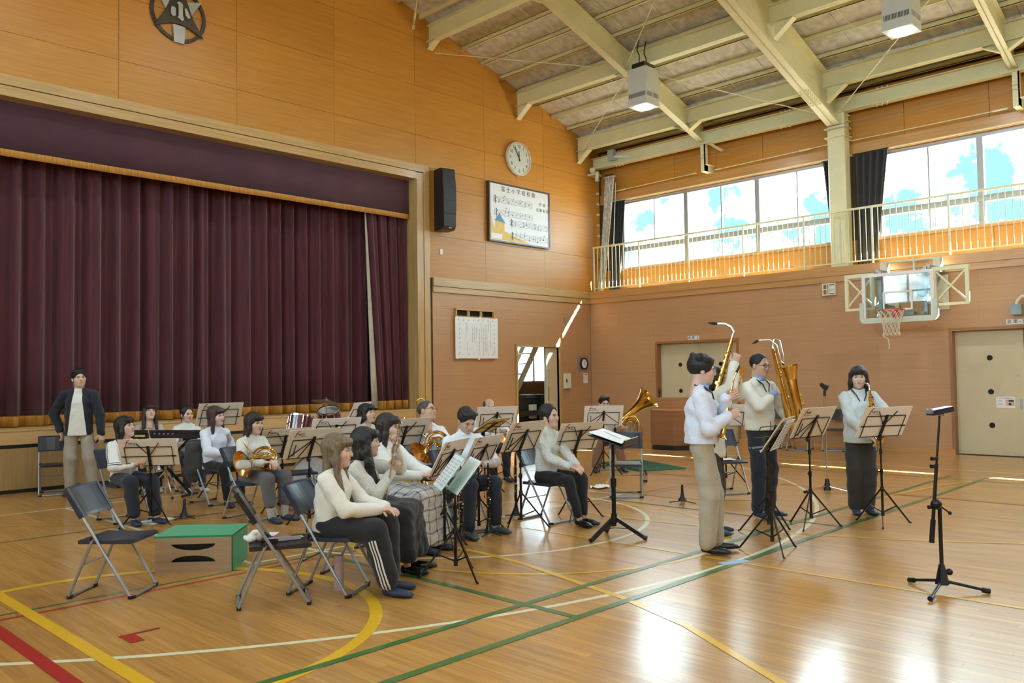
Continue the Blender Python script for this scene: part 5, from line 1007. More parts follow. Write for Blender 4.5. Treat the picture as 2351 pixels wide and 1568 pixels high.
def person(label, x, y, phi, seated=True, h=1.62, fem=True, head=(0, 0, 0), lean=0., hair='bob', hairmat=None, skin=0, top=None, bottom=None, shoe=None, hands=None, elbows=None, curls=(.35, .35), hdirs=None, knees=None, style=None, glasses=None, collar=None, legs=None, seat=.445, slv=1.0, side=0., dz=0., twist=0., hemz=None, hres=.0135, crown=None, hsc=1.07):
    style = style or {}; s = h / 1.68; t_w = 1. if not fem else .92
    R_, Fw, U = V3(1, 0, 0), V3(0, 1, 0), V3(0, 0, 1)
    la = math.radians(lean); sa = math.radians(side); up = unit(V3(math.sin(sa), math.sin(la), math.cos(la)))
    ts = s
    if seated: pel = V3(0, 0, seat + .055)
    else: pel = V3(0, 0, .93 * s)
    pel[2] += dz
    if crown: ts = (crown - .02 - pel[2] - .175) / (.62 * math.cos(la))
    tw = math.radians(twist); sx = V3(math.cos(tw), math.sin(tw), 0); sf = V3(-math.sin(tw), math.cos(tw), 0)
    wa = pel + up * .17 * ts; che = pel + up * .33 * ts; shc = pel + up * .455 * ts; nk = pel + up * .51 * ts
    shw = (.178 if not fem else .152) * s
    sh = {e: shc - up * .03 + sx * e * shw for e in (-1, 1)}
    hp = {e: pel + V3(e * .085 * s, 0, -.01) for e in (-1, 1)}
    UA, FA, TH, SHN = .285 * s, .25 * s, .42 * s, .415 * s
    hd = nk + up * .11 * ts + V3(0, .022, .040); yaw, pit, rol = [math.radians(a) for a in head]
    HM = Matrix.Rotation(yaw, 3, 'Z') @ Matrix.Rotation(pit, 3, 'X') @ Matrix.Rotation(rol, 3, 'Y'); HR = np.array(HM) * (hsc * (1.0 if fem else 1.03))
    hd = hd + up * .0 + (V3(0, .015, -.01) if pit < -.3 else 0)
    def ik(a, b, l0, l1, hint):
        d = b - a; L = np.linalg.norm(d); L2 = min(L, (l0 + l1) * .995); d = unit(d); b = a + d * L2; c = (l0 * l0 + L2 * L2 - l1 * l1) / (2 * L2); hh = math.sqrt(max(l0 * l0 - c * c, 0)); n = unit(hint - d * (hint @ d)); return a + d * c + n * hh, b
    # default targets
    hands = hands or {}; elbows = elbows or {}; el, wr = {}, {}
    for e in (-1, 1):
        tgt = V3(*hands[e]) if e in hands else (V3(e * .10, .30, seat + .20) if seated else sh[e] + V3(e * .06, .04, -.50 * s)); el[e], wr[e] = ik(sh[e], tgt, UA, FA, V3(*elbows.get(e, (e * .6, -.5, -.6))))
    kn, an = {}, {}
    for e in (-1, 1):
        if legs and e in legs: tgt = V3(*legs[e])
        elif seated: tgt = V3(e * .10, .46 * s, .085)
        else: tgt = V3(e * .085, .0, .085)
        kn[e], an[e] = ik(hp[e], tgt, TH, SHN, V3(e * (knees or .12), 1, .25))
    sk = Sdf(); ft = .8
    sk.ec(pel, wa, (.125 * t_w * s, .09 * s), (.105 * t_w * s, .075 * s), sx, sf); sk.ec(wa, che, (.105 * t_w * s, .075 * s), (.125 * t_w * s, .085 * s), sx, sf); sk.ec(che, shc, (.125 * t_w * s, .085 * s), (.11 * t_w * s, .05 * s), sx, sf)
    sk.rc(shc, nk + up * .03, .05, .046, .03)
    for e in (-1, 1):
        sk.rc(shc + sx * e * .08, sh[e], .036 * s, .034 * s, .03); sk.rc(sh[e], el[e], .036 * s, .030 * s, .02); sk.rc(el[e], wr[e], .030 * s, .021 * s, .015)
        sk.rc(hp[e], kn[e], .068 * s, .045 * s, .03); sk.rc(kn[e], an[e], .044 * s, .030 * s, .02); sk.rc(an[e], an[e] - V3(0, 0, .045), .03, .03, .02)
    parts = [sk.mesh(.021) + (0,)]
    hp_ = [(np.asarray(V) @ HR.T + hd, Fq, m) for V, Fq, m in HEAD[fem]]; parts += hp_
    for e in (-1, 1):
        V, Fq = hand_np(curls[0 if e < 0 else 1], e > 0)
        d = unit(wr[e] - el[e]); bk = V3(0, 0, 1)
        if hdirs and e in hdirs:
            if hdirs[e][0] is not None: d = unit(V3(*hdirs[e][0]))
            bk = V3(*hdirs[e][1])
        bk = unit(bk - d * (bk @ d)); xx = np.cross(d, bk); B = np.stack([xx, d, bk], 1) * (.93 if fem else 1.03); parts.append((V @ B.T + wr[e] + d * .012, Fq, 0))
    me = np_mesh('person', parts, [SKIN[skin], M_LIP, M_EYEW, hairmat if hairmat else M_HAIRB])
    P = bpy.data.objects.new('person', me); COL.objects.link(P); P.location = (x, y, 0); P.rotation_euler = (0, 0, face(phi)); tag(P, label, 'person', 'members of the wind band')
    # --- top
    def ch(name, V, Fq, m, mi=0, band=None):
        o = bpy.data.objects.new(name, np_mesh(name, [(V, Fq, mi)], m if isinstance(m, list) else [m])); COL.objects.link(o); o.parent = P
        if band is not None: o.data.attributes.new('band', 'FLOAT', 'POINT').data.foreach_set('value', band.astype(np.float32))
        return o
    tn, tm, loose = top[0], top[1], top[2] if len(top) > 2 else .0
    q = Sdf(); g = .012 + loose
    hem = pel + up * (-.05 if seated else -.02)
    if hemz is not None: hem = pel + up * hemz
    bt = hem - up * .06
    q.ec(bt, wa, (.146 * t_w * s + g, .108 * s + g), (.126 * t_w * s + g, .092 * s + g), sx, sf, .04); q.ec(wa, che, (.126 * t_w * s + g, .092 * s + g), (.138 * t_w * s + g * .7, .100 * s + g * .7), sx, sf, .04)
    q.ec(che, shc - up * .02, (.138 * t_w * s + g * .7, .100 * s + g * .7), (.118 * t_w * s, .060 * s), sx, sf, .04)
    if fem and style.get('bust', True): [q.el(che + sx * e * .055 + sf * .07 - up * .01, (.055, .045, .055), .05) for e in (-1, 1)]
    q.rc(shc + up * .0, nk - up * .012, .068 * s, .060 * s, .03)
    for e in (-1, 1): q.rc(nk - up * .02 + sx * e * .03, sh[e], .046 * s, .050 * s + g * .2, .04)
    V, Fq = q.mesh(hres, (style.get('wr', .0055), 46, x * 7), [(-up[0], -up[1], -up[2], -(hem @ up))])
    q = Sdf()
    for e in (-1, 1):
        q.rc(sh[e], el[e], .047 * s + g * .55, .038 * s + g * .7, .02); w2 = el[e] + (wr[e] - el[e]) * slv; q.rc(el[e], w2, .038 * s + g * .7, .029 * s + g * .5, .012)
        if style.get('puff'): q.el(el[e] + (w2 - el[e]) * .45, (.065, .065, .065), .03)
        if slv > .8: q.rc(w2 - unit(wr[e] - el[e]) * .03, w2, .032 * s, .029 * s, .006)
    V2, F2 = q.mesh(.0115, (style.get('wr', .0055), 50, x * 5)); Fq = np.concatenate([Fq, F2 + len(V)]); V = np.concatenate([V, V2])
    mi = 0; mats = [tm]
    c = V[Fq].mean(1)
    band = None
    if style.get('stripe'):
        band = np.full(len(V), 9.)
        for e in (-1, 1):
            n0 = unit(V3(e * .9, -.25, .45))
            for a_, b_ in ((sh[e], el[e]), (el[e], wr[e])):
                ab = b_ - a_; tt = ((V - a_) @ ab) / (ab @ ab); rad = V - a_ - np.clip(tt, 0, 1)[:, None] * ab; n1 = unit(n0 - ab * (n0 @ ab) / (ab @ ab)); n2 = unit(np.cross(n1, ab)); ok = (np.arange(len(V)) >= len(V) - len(V2)) & (tt > -.15) & (tt < 1.02) & (rad @ n1 > 0) & (np.linalg.norm(rad, axis=1) < .075); band[ok] = (rad @ n2)[ok]
    if style.get('open'):                       # open jacket: front panel shows the shirt
        rel = V - pel; band = np.where(rel @ sf > .0, np.clip(np.abs(rel @ sx) - (.05 + .12 * np.clip(.5 - rel @ up, 0, .6)), -1, 1), 9.); band[len(V) - len(V2):] = 9.
    ch(tn, V, Fq, mats, mi, band)
    if style.get('under'):
        for e in (-1, 1): q = Sdf(); q.rc(el[e], el[e] + (wr[e] - el[e]) * .97, .040 * s, .033 * s, .01); ch('shirt_sleeve', *q.mesh(.0115, (.003, 60, 1)), style['under'])
    if style.get('turtle'): q = Sdf(); q.rc(nk + up * .005, nk + up * .06 + V3(0, .012, 0), .064 * s, .058 * s, .01); ch('turtleneck', *q.mesh(.01), style['turtle'])
    if collar:
        q = Sdf(); q.rc(nk + up * .012 + sf * .004, nk + up * .035 + sf * .008, .070 * s, .064 * s, .008)
        for e in (-1, 1): q.rc(nk + sf * .066 + sx * e * .012 + up * .01, nk + sf * .062 + sx * e * .05 - up * .012, .011, .008, .01)
        ch('collar', *q.mesh(.0085), collar)
    # --- bottom
    bn, bm = bottom[0], bottom[1]; wide = bottom[2] if len(bottom) > 2 else .0; crop = bottom[3] if len(bottom) > 3 else .93
    q = Sdf()
    q.ec(pel - up * .02, pel + up * (.06 if seated else .10) * s, (.142 * t_w * s + .006, .105 * s), (.128 * t_w * s + .004, .092 * s), sx, sf, .04)
    if bn == 'skirt':
        zf = crop
        for u_ in np.linspace(-1, 1, 5):
            hpu = pel + V3(u_ * .085, 0, 0); knu = (kn[-1] + kn[1]) / 2 + (kn[1] - kn[-1]) / 2 * u_ * 1.25 + V3(0, .02, .012); q.rc(hpu, knu, .098, .075, .05)
            b0 = V3(knu[0] * 1.35, knu[1] + .06 + .02 * math.sin(u_ * 9), zf + .05); q.rc(knu, b0, .078, .06, .04); b1 = V3(knu[0] * 1.3, knu[1] - .22, zf + .06); q.rc((hpu + knu) / 2, b1, .09, .05, .05); q.rc(b0, b1, .05, .05, .04)
        V, Fq = q.mesh(.015, (.006, 55, x), [(0, 0, -1, -zf)])
    else:
        for e in (-1, 1):
            q.rc(hp[e], kn[e], .082 * s + wide * .2, .062 * s + wide, .035); ae = kn[e] + (an[e] - kn[e]) * crop; q.rc(kn[e], ae, .062 * s + wide, .045 * s + wide * 1.15, .02)
        V, Fq = q.mesh(hres, (style.get('pw', .005), 38, y * 5))
    mi = 0; mats = [bm]
    band = None
    if style.get('sidestripe'):
        band = np.full(len(V), 9.)
        for e in (-1, 1):
            ab = an[e] - kn[e]; tt = ((V - kn[e]) @ ab) / (ab @ ab); rad = V - kn[e] - np.clip(tt, 0, 1)[:, None] * ab; ok = (tt > .1) & (rad[:, 0] * e > 0) & (np.sign(V[:, 0] - (kn[1] + kn[-1])[0] / 2) == e); band[ok] = rad[ok, 1]
    ch(bn, V, Fq, mats, mi, band)
    # --- shoes
    for e in (-1, 1):
        q = Sdf(); a = an[e]; fd = unit(V3(e * .18, 1, 0)) if not (style.get('feet') and e in style['feet']) else unit(V3(*style['feet'][e])); rt = V3(fd[1], -fd[0], 0); hz = a[2] - .052
        q.ec(a + V3(0, 0, -.045) - fd * .025, a + V3(0, 0, -.053) + fd * .14 * s, (.036, .034), (.042, .024), rt, U, .02); q.ec(a + V3(0, 0, -.058) + fd * .05, a + V3(0, 0, -.06) + fd * .185 * s, (.042, .022), (.034, .018), rt, U, .02)
        V, Fq = q.mesh(.0095, None, [(0, 0, -1, -(a[2] - .083))]); ch('shoe', V, Fq, shoe)
        if style.get('sock'): q = Sdf(); q.rc(kn[e] + (an[e] - kn[e]) * .6, an[e] - V3(0, 0, .03), .046, .038, .01); ch('sock', *q.mesh(.011), style['sock'])
    # --- hair, glasses
    if hair != 'none':
        key = (hair, int(x * 10) % 5)
        if key not in HAIRC: HAIRC[key] = make_hair(*key)
        V, Fq = HAIRC[key]; V = V.copy()
        ch('hair', V @ HR.T + hd, Fq, hairmat or M_HAIRB)
    if glasses:
        q = MB()
        for e in (-1, 1):
            q.tube([(e * .032 + .021 * math.cos(a), .099, -.001 + .017 * math.sin(a)) for a in [2 * PI * k / 14 for k in range(15)]], .0017, 5, False); q.cyl((e * .053, .097, .004), (e * .078, .0, .006), .0016, n=5)
        q.cyl((-.011, .1, .004), (.011, .1, .004), .0016, n=5); o = q.build('glasses', glasses, P); V = np.array([v.co[:] for v in o.data.vertices]) @ HR.T + hd; o.data.vertices.foreach_set('co', V.ravel()); o.data.update()
    P['_w'] = 0; del P['_w']
    info = dict(o=P, wr=wr, el=el, hd=hd, sh=sh, nk=nk, che=che, pel=pel, HR=HR); return info
def sk_mat(n, c): return mat(n, c, .5, 0, .05, 25, spec=.35)
SKIN = [sk_mat('skin_light', (.66, .43, .33)), sk_mat('skin_tan', (.57, .35, .25)), sk_mat('skin_pale', (.70, .49, .40))]
M_LIP = mat('lips', (.42, .15, .13), .45); M_EYEW = mat('eye_white', (.72, .70, .68), .3)
def hr_mat(n, c): return mat(n, c, .5, 0, .5, 70, .7, stretch=(1.5, 1.5, .06), spec=.5)
M_HAIRB = hr_mat('hair_black', (.010, .008, .008)); M_HAIRD = hr_mat('hair_dark_brown', (.022, .012, .010)); M_HAIRR = hr_mat('hair_reddish', (.065, .028, .022)); M_HAIRL = hr_mat('hair_ash_brown', (.17, .115, .065)); M_HAIRG = hr_mat('hair_grey', (.06, .055, .052))
def cl(n, c, v=.07, sc=60, b=.12): return mat(n, c, .85, 0, v, sc, b, sheen=.15)
def knit_mat(n, c, sx=40., sz=26., d=.5):
    m = mat(n, c, .9, 0, .05, 50, sheen=.2); nt = m.node_tree; N = nt.nodes.new; p = nt.nodes['Principled BSDF']; tc = N('ShaderNodeTexCoord'); mp = N('ShaderNodeMapping'); mp.inputs['Scale'].default_value = (sx, sx, sz); w = N('ShaderNodeTexWave'); w.inputs['Scale'].default_value = 1; w.inputs['Distortion'].default_value = 3; w.inputs['Detail'].default_value = 1; b = N('ShaderNodeBump'); b.inputs['Strength'].default_value = d; b.inputs['Distance'].default_value = .006
    nt.links.new(tc.outputs['Object'], mp.inputs[0]); nt.links.new(mp.outputs[0], w.inputs[0]); nt.links.new(w.outputs['Fac'], b.inputs['Height']); nt.links.new(b.outputs[0], p.inputs['Normal']); return m
def stripe_mat(n, base, col, offs, wid):
    m = cl(n, base); nt = m.node_tree; N = nt.nodes.new; L = nt.links; p = nt.nodes['Principled BSDF']; src = p.inputs['Base Color'].links[0].from_socket; at = N('ShaderNodeAttribute'); at.attribute_name = 'band'; acc = None
    for o_ in offs:
        q = N('ShaderNodeMath'); q.operation = 'COMPARE'; q.inputs[1].default_value = o_; q.inputs[2].default_value = wid; L.new(at.outputs['Fac'], q.inputs[0])
        if acc is None: acc = q.outputs[0]
        else: z = N('ShaderNodeMath'); z.operation = 'MAXIMUM'; L.new(acc, z.inputs[0]); L.new(q.outputs[0], z.inputs[1]); acc = z.outputs[0]
    mx = N('ShaderNodeMix'); mx.data_type = 'RGBA'; L.new(acc, mx.inputs['Factor']); L.new(src, mx.inputs['A']); mx.inputs['B'].default_value = col + (1,); L.new(mx.outputs['Result'], p.inputs['Base Color']); return m
def plaid_mat(n, base, dark):
    m = bpy.data.materials.new(n); m.use_nodes = True; nt = m.node_tree; N = nt.nodes.new; L = nt.links; p = nt.nodes['Principled BSDF']; p.inputs['Roughness'].default_value = .9; tc = N('ShaderNodeTexCoord'); sx = N('ShaderNodeSeparateXYZ'); L.new(tc.outputs['Object'], sx.inputs[0])
    def band(sock, per, wid, add=None):
        a = sock
        if add is not None: q = N('ShaderNodeMath'); q.operation = 'ADD'; L.new(sock, q.inputs[0]); L.new(add, q.inputs[1]); a = q.outputs[0]
        q = N('ShaderNodeMath'); q.operation = 'MULTIPLY'; q.inputs[1].default_value = 1 / per; L.new(a, q.inputs[0]); f = N('ShaderNodeMath'); f.operation = 'FRACT'; L.new(q.outputs[0], f.inputs[0]); g = N('ShaderNodeMath'); g.operation = 'LESS_THAN'; g.inputs[1].default_value = wid; L.new(f.outputs[0], g.inputs[0]); return g.outputs[0]
    d = N('ShaderNodeMath'); d.operation = 'SUBTRACT'; L.new(sx.outputs[1], d.inputs[0]); L.new(sx.outputs[2], d.inputs[1])
    bs = [band(sx.outputs[0], .10, .16), band(sx.outputs[0], .037, .1), band(d.outputs[0], .11, .16), band(d.outputs[0], .041, .1)]
    acc = None
    for b, k in zip(bs, (.5, .22, .5, .22)):
        q = N('ShaderNodeMath'); q.operation = 'MULTIPLY'; q.inputs[1].default_value = k; L.new(b, q.inputs[0])
        if acc is None: acc = q.outputs[0]
        else: s_ = N('ShaderNodeMath'); s_.operation = 'ADD'; s_.use_clamp = True; L.new(acc, s_.inputs[0]); L.new(q.outputs[0], s_.inputs[1]); acc = s_.outputs[0]
    mx = N('ShaderNodeMix'); mx.data_type = 'RGBA'; mx.inputs['A'].default_value = base + (1,); mx.inputs['B'].default_value = dark + (1,); L.new(acc, mx.inputs['Factor']); L.new(mx.outputs['Result'], p.inputs['Base Color']); return m
C_WHITE = cl('white_knit', (.78, .78, .74)); C_CREAM = cl('cream_fleece', (.80, .78, .69), .04, 120, .3); C_IVORY = knit_mat('ivory_knit', (.76, .75, .68)); C_CABLE = knit_mat('cable_knit', (.74, .76, .72), 22, 40, .9); C_SHIRT = cl('white_shirt', (.80, .83, .90)); C_BLUEW = cl('bluish_white', (.72, .76, .88)); C_BEIGE = cl('oat_sweater', (.52, .45, .38)); C_NAVYJ = cl('navy_jacket', (.012, .014, .022)); C_BLK = cl('black_trousers', (.012, .012, .014)); C_NAVY = cl('navy_trousers', (.016, .022, .038)); C_KHAKI = cl('khaki_chino', (.42, .37, .28)); C_KHAKI2 = cl('stone_chino', (.36, .32, .26)); C_TWEED = cl('grey_tweed', (.12, .12, .13), .35, 220, .3); C_DARK = cl('charcoal', (.03, .027, .026)); C_BROWN = cl('brown_trousers', (.20, .10, .055)); C_CHK = plaid_mat('brown_check', (.055, .045, .036), (.02, .018, .016)); C_PLAID = plaid_mat('plaid_skirt', (.62, .62, .60), (.035, .045, .07)); C_SKY = cl('blue_shirt', (.26, .38, .62)); C_OLIVE = cl('olive_neck', (.20, .22, .07)); S_NAVY = mat('navy_slipper', (.02, .035, .075), .5); S_BLK = mat('black_shoe', (.010, .010, .011), .25); S_SOCK = cl('grey_sock', (.42, .39, .36)); S_WHITE = mat('white_shoe', (.6, .62, .6), .5)
# ================================================================ THE BAND
pp = {}
def wl(x, y, phi, *ps):
    R = Matrix.Rotation(-face(phi), 3, 'Z'); return [tuple(R @ (Vector(p) - Vector((x, y, 0)))) for p in ps]
def HW(x, y, phi, r, l): a = wl(x, y, phi, r, l); return {1: a[0], -1: a[1]}
M_GLS = M_BLKM
def sit(key, label, x, y, phi, chairlab=None, ckind='navy', **k):
    if chairlab: chair(x - .0, y - .0, phi, chairlab, ckind)
    pp[key] = person(label, x, y, phi, True, **k)
SHK = dict(shoe=S_NAVY)
# seated players (right hand is +1, left hand is -1)
sit('blonde', 'seated flutist with long ash brown hair in cream cardigan and striped black trousers', -13.25, -8.16, 78, 'chair under the long haired flutist in cream cardigan', crown=1.2, h=1.60, head=(8, 0, 0), hair='long', hairmat=M_HAIRL, top=('cardigan', C_CREAM, .02), bottom=('trousers', stripe_mat('striped_black', (.012, .012, .014), (.7, .7, .68), (-.022, 0, .022), .006), .035, .88), shoe=S_NAVY, hands={1: (.06, .40, .62), -1: (-.02, .42, .625)}, curls=(.25, .25), style=dict(sidestripe=1), legs={1: (.10, .50, .085), -1: (-.08, .44, .085)}, lean=4)
sit('curly', 'seated flutist with wavy black hair holding a silver flute upright', -12.72, -7.78, 80, 'chair under the wavy haired flutist', crown=1.21, h=1.60, head=(18, 4, 0), hair='wavy', hairmat=M_HAIRB, top=('sweater', C_IVORY, .018), bottom=('skirt', C_BLK, 0, .12), shoe=S_BLK, hands=HW(-12.72, -7.78, 80, (-12.56, -8.0, .80), (-12.53, -8.03, 1.0)), curls=(.8, .8), hdirs={1: ((-.1, .5, .8), (.8, .4, 0)), -1: ((.2, .3, .9), (-.7, .6, 0))}, elbows={1: (.5, 0, -.8), -1: (-.6, .2, -.7)}, lean=4)
sit('plaid', 'seated woman with long black hair in white sweater and plaid skirt', -12.0, -7.24, 62, 'chair under the woman in the plaid skirt', crown=1.28, h=1.64, head=(12, 0, 0), hair='mid', hairmat=M_HAIRD, top=('sweater', C_WHITE, .018), bottom=('skirt', C_PLAID, 0, .05), shoe=S_NAVY, hands={1: (.08, .40, .70), -1: (-.02, .43, .72)}, curls=(.3, .4), lean=-3)
sit('shortb', 'seated euphonium player with short black bob in pale cable top', -10.32, -4.53, 52, 'chair under the short haired euphonium player', crown=1.28, h=1.58, head=(10, 8, 0), hair='jaw', hairmat=M_HAIRB, top=('sweater', C_IVORY, .012), bottom=('trousers', C_BLK, .01), shoe=S_NAVY, hands={1: (.10, .28, .86), -1: (-.1, .3, .8)}, curls=(.7, .7))
sit('grey', 'seated man with cropped grey hair and glasses in white shirt holding a horn', -10.48, -6.02, 42, 'chair under the man with cropped grey hair', crown=1.34, h=1.72, fem=False, head=(22, 16, -14), hair='crop', hairmat=M_HAIRG, skin=1, top=('shirt', C_SHIRT, .022), bottom=('trousers', C_DARK, .012), shoe=S_NAVY, hands={1: (.08, .30, .80), -1: (-.10, .34, .84)}, curls=(.7, .7), glasses=M_GLS, collar=C_SHIRT, lean=-6)
sit('bent', 'seated man in white shirt and jeans looking down into his lap', -10.94, -7.06, 36, 'chair under the man looking down', crown=1.3, h=1.70, fem=False, head=(-6, -26, 0), hair='short', skin=1, top=('shirt', C_SHIRT, .022), bottom=('jeans', C_NAVY, .012), shoe=mat('grey_slipper', (.05, .075, .09), .5), hands={1: (.07, .30, .70), -1: (-.08, .30, .70)}, curls=(.6, .6), collar=C_SHIRT, lean=9, style=dict(sock=S_SOCK), elbows={1: (.9, -.2, -.3), -1: (-.9, -.2, -.3)}, legs={1: (.20, .46, .085), -1: (-.17, .40, .085)})
sit('farm', 'seated older man with receding hair and glasses by the pale wall', -7.8, -4.25, 22, 'chair under the older man with receding hair', crown=1.26, h=1.66, fem=False, head=(-4, -4, 0), hair='thin', hairmat=M_HAIRG, skin=1, top=('shirt', C_SHIRT, .022), bottom=('trousers', C_BLK, .012), shoe=S_NAVY, hands={1: (.14, .34, .74), -1: (-.14, .34, .74)}, glasses=M_GLS, collar=C_SHIRT)
sit('cable', 'seated woman in white cable knit and black trousers with hands on her knees', -9.98, -7.41, 46, 'chair under the woman in cable knit', crown=1.3, h=1.62, head=(4, 2, 8), hair='tied', top=('sweater', C_CABLE, .010), bottom=('trousers', C_BLK, .004, .90), shoe=S_BLK, hands={1: (.10, .41, .625), -1: (-.02, .41, .635)}, curls=(.25, .25), lean=3, legs={1: (.06, .50, .085), -1: (-.06, .46, .085)})
sit('tuba', 'seated tuba player with glasses half hidden behind his stand', -5.66, -4.84, 2, 'chair under the tuba player', crown=1.25, h=1.66, fem=False, head=(8, -4, 0), hair='short', skin=0, top=('sweater', C_WHITE, .015), bottom=('trousers', C_BROWN, .02), shoe=S_NAVY, hands={1: (.16, .30, .78), -1: (-.22, .28, .72)}, glasses=M_GLS, legs={1: (.22, .44, .085), -1: (-.22, .44, .085)})
sit('trumpet', 'seated trumpet player with black bob in striped white jersey', -13.07, -3.66, 50, 'chair under the trumpet player', crown=1.22, h=1.58, head=(24, 14, 0), hair='bob', top=('jersey', stripe_mat('striped_white', (.78, .78, .76), (.02, .03, .06), (-.012, .012), .005), .022), bottom=('trousers', C_NAVY, .022, .86), shoe=S_NAVY, hands={1: (.06, .34, .66), -1: (-.04, .38, .70)}, curls=(.7, .7), style=dict(stripe=1, turtle=C_NAVY), legs={1: (.08, .42, .085), -1: (-.14, .48, .085)})
sit('beige', 'seated woman in oat sweater behind the keyboard with chin raised', -11.74, -1.09, 26, 'chair under the woman in the oat sweater', crown=1.27, h=1.58, head=(14, 22, -4), hair='mid', hairmat=M_HAIRD, top=('sweater', C_BEIGE, .015), bottom=('trousers', C_BLK, .01), shoe=S_WHITE, hands={1: (.14, .36, .72), -1: (-.14, .36, .72)}, lean=-4)
sit('strap', 'seated woman in white sweater with hair tied back near the keyboard end', -11.39, -1.56, 36, 'chair under the woman at the keyboard end', crown=1.25, h=1.58, head=(12, 0, 0), hair='tied', top=('sweater', C_WHITE, .012), bottom=('trousers', C_NAVY, .012), shoe=S_WHITE, hands={1: (.12, .36, .66), -1: (-.06, .40, .64)}, curls=(.4, .4))
sit('blouse', 'seated woman with reddish brown hair in puff sleeved white blouse', -11.77, -3.22, 52, 'chair under the woman in the puff sleeved blouse', crown=1.28, h=1.62, head=(16, 2, 6), hair='mid', hairmat=M_HAIRR, skin=2, top=('blouse', C_BLUEW, .022), bottom=('trousers', C_BLK, .002), shoe=S_NAVY, hands={1: (.12, .40, .66), -1: (-.28, .02, .62)}, curls=(.2, .4), slv=.78, style=dict(puff=True), lean=2)
sit('hornw', 'seated horn player in white turtleneck and grey tweed trousers', -12.04, -4.69, 58, 'chair under the horn player in white turtleneck', crown=1.24, h=1.62, head=(2, 0, 0), hair='bob', hairmat=M_HAIRD, top=('sweater', C_IVORY, .016), bottom=('trousers', C_TWEED, .022, .66), shoe=S_NAVY, hands={1: (.14, .34, .66), -1: (.04, .42, .66)}, curls=(.6, .6), style=dict(turtle=C_IVORY, sock=S_SOCK), lean=3)
# standing players
def stand(key, label, x, y, phi, **k): pp[key] = person(label, x, y, phi, False, **k)
stand('jacket', 'standing man in dark open jacket and khaki trousers before the stage', -12.68, -0.98, 16, h=1.74, fem=False, head=(26, 4, 6), hair='short', skin=0, top=('jacket', stripe_mat('open_jacket', (.012, .014, .022), (.74, .73, .66), (-.5,), .5), .03), bottom=('trousers', C_KHAKI2, .022, .95), shoe=S_NAVY, hands={1: (.24, -.02, .92), -1: (-.30, .06, .86)}, elbows={1: (.9, -.4, .0), -1: (-.9, -.3, 0)}, curls=(.5, .5), style=dict(open=1), hemz=-.12, legs={1: (.10, .02, .085), -1: (-.20, .04, .085)})
stand('sax1', 'standing soprano sax player in white sweatshirt and khaki chinos', -10.3, -9.57, 76, h=1.71, fem=False, head=(6, -4, 0), hair='tousled', skin=0, top=('sweatshirt', C_BLUEW, .034), bottom=('chinos', C_KHAKI, .026, .97), shoe=S_BLK, hands=HW(-10.30, -9.57, 76, (-10.24, -9.79, 1.20), (-10.22, -9.78, 1.36)), elbows={1: (.7, -.5, -.6), -1: (-.7, -.3, -.6)}, curls=(.75, .75), hdirs={1: ((-.25, .85, .35), (.85, .3, .2)), -1: ((.3, .8, .4), (-.8, .4, .2))}, glasses=M_GREY, collar=C_SKY, hemz=.02, legs={1: (.08, .03, .085), -1: (-.08, .10, .085)})
stand('hidden', 'standing player behind the soprano sax man lifting a sax overhead', -9.50, -9.18, 70, h=1.62, fem=True, head=(20, 10, 0), hair='mid', top=('shirt', C_IVORY, .03), bottom=('trousers', C_CHK, .03, .96), shoe=S_NAVY, hands=HW(-9.50, -9.18, 70, (-9.50, -9.46, 1.66), (-9.44, -9.44, 1.56)), elbows={1: (.6, .3, -.8), -1: (-.6, .3, -.8)}, curls=(.8, .8), hdirs={1: ((0, .3, .95), (.8, .3, 0)), -1: ((0, .3, .95), (-.8, .3, 0))}, hemz=-.14)
stand('bari', 'standing baritone sax player in cream pullover with round glasses', -8.34, -9.1, 34, h=1.76, fem=False, head=(0, -4, 0), hair='crop', hairmat=M_HAIRB, skin=1, top=('pullover', C_CREAM, .026), bottom=('trousers', C_NAVY, .018, .97), shoe=S_NAVY, hands=HW(-8.34, -9.10, 34, (-8.44, -9.34, 1.37), (-8.24, -9.40, 1.0)), elbows={1: (.8, -.3, -.5), -1: (-.8, -.2, -.5)}, curls=(.7, .7), hdirs={1: ((-.75, .6, .2), (.5, .7, .3)), -1: ((.5, .7, .3), (-.6, .5, .3))}, glasses=M_BLKM, collar=C_SKY, slv=.62, style=dict(under=C_SKY), legs={1: (.09, .02, .085), -1: (-.12, .0, .085)})
stand('alto', 'standing alto sax player with bobbed hair in pale shirt and dark trousers', -7.42, -9.82, -4, h=1.60, fem=True, head=(-14, -2, 0), hair='bob', hairmat=M_HAIRD, skin=2, top=('shirt', C_BLUEW if False else cl('pale_shirt', (.62, .70, .72)), .036), bottom=('trousers', C_DARK, .028, .97), shoe=S_NAVY, hands=HW(-7.42, -9.82, -4, (-7.56, -9.98, .88), (-7.52, -10.0, 1.10)), elbows={1: (.9, -.2, -.3), -1: (-.9, -.2, -.3)}, curls=(.6, .6), style=dict(turtle=C_OLIVE), hemz=-.10, legs={1: (.07, .0, .085), -1: (-.06, .02, .085)})

def strap(key, drop=.22):
    i = pp[key]; nk, che = i['nk'], i['che']; q = MB(); a = V3(0, .13, che[2] + .22 - drop)
    for e in (-1, 1): q.tube([nk + V3(0, -.075, .012), nk + V3(e * .055, -.045, .018), nk + V3(e * .075, .035, -.005), nk + V3(e * .055, .10, -.05), a], [.012, .012, .012, .007, .005], 6)
    q.ball(a, .014, 6); q.build('neck_strap', M_BLACK, i['o'])
for k in ('sax1', 'bari', 'alto'): strap(k)
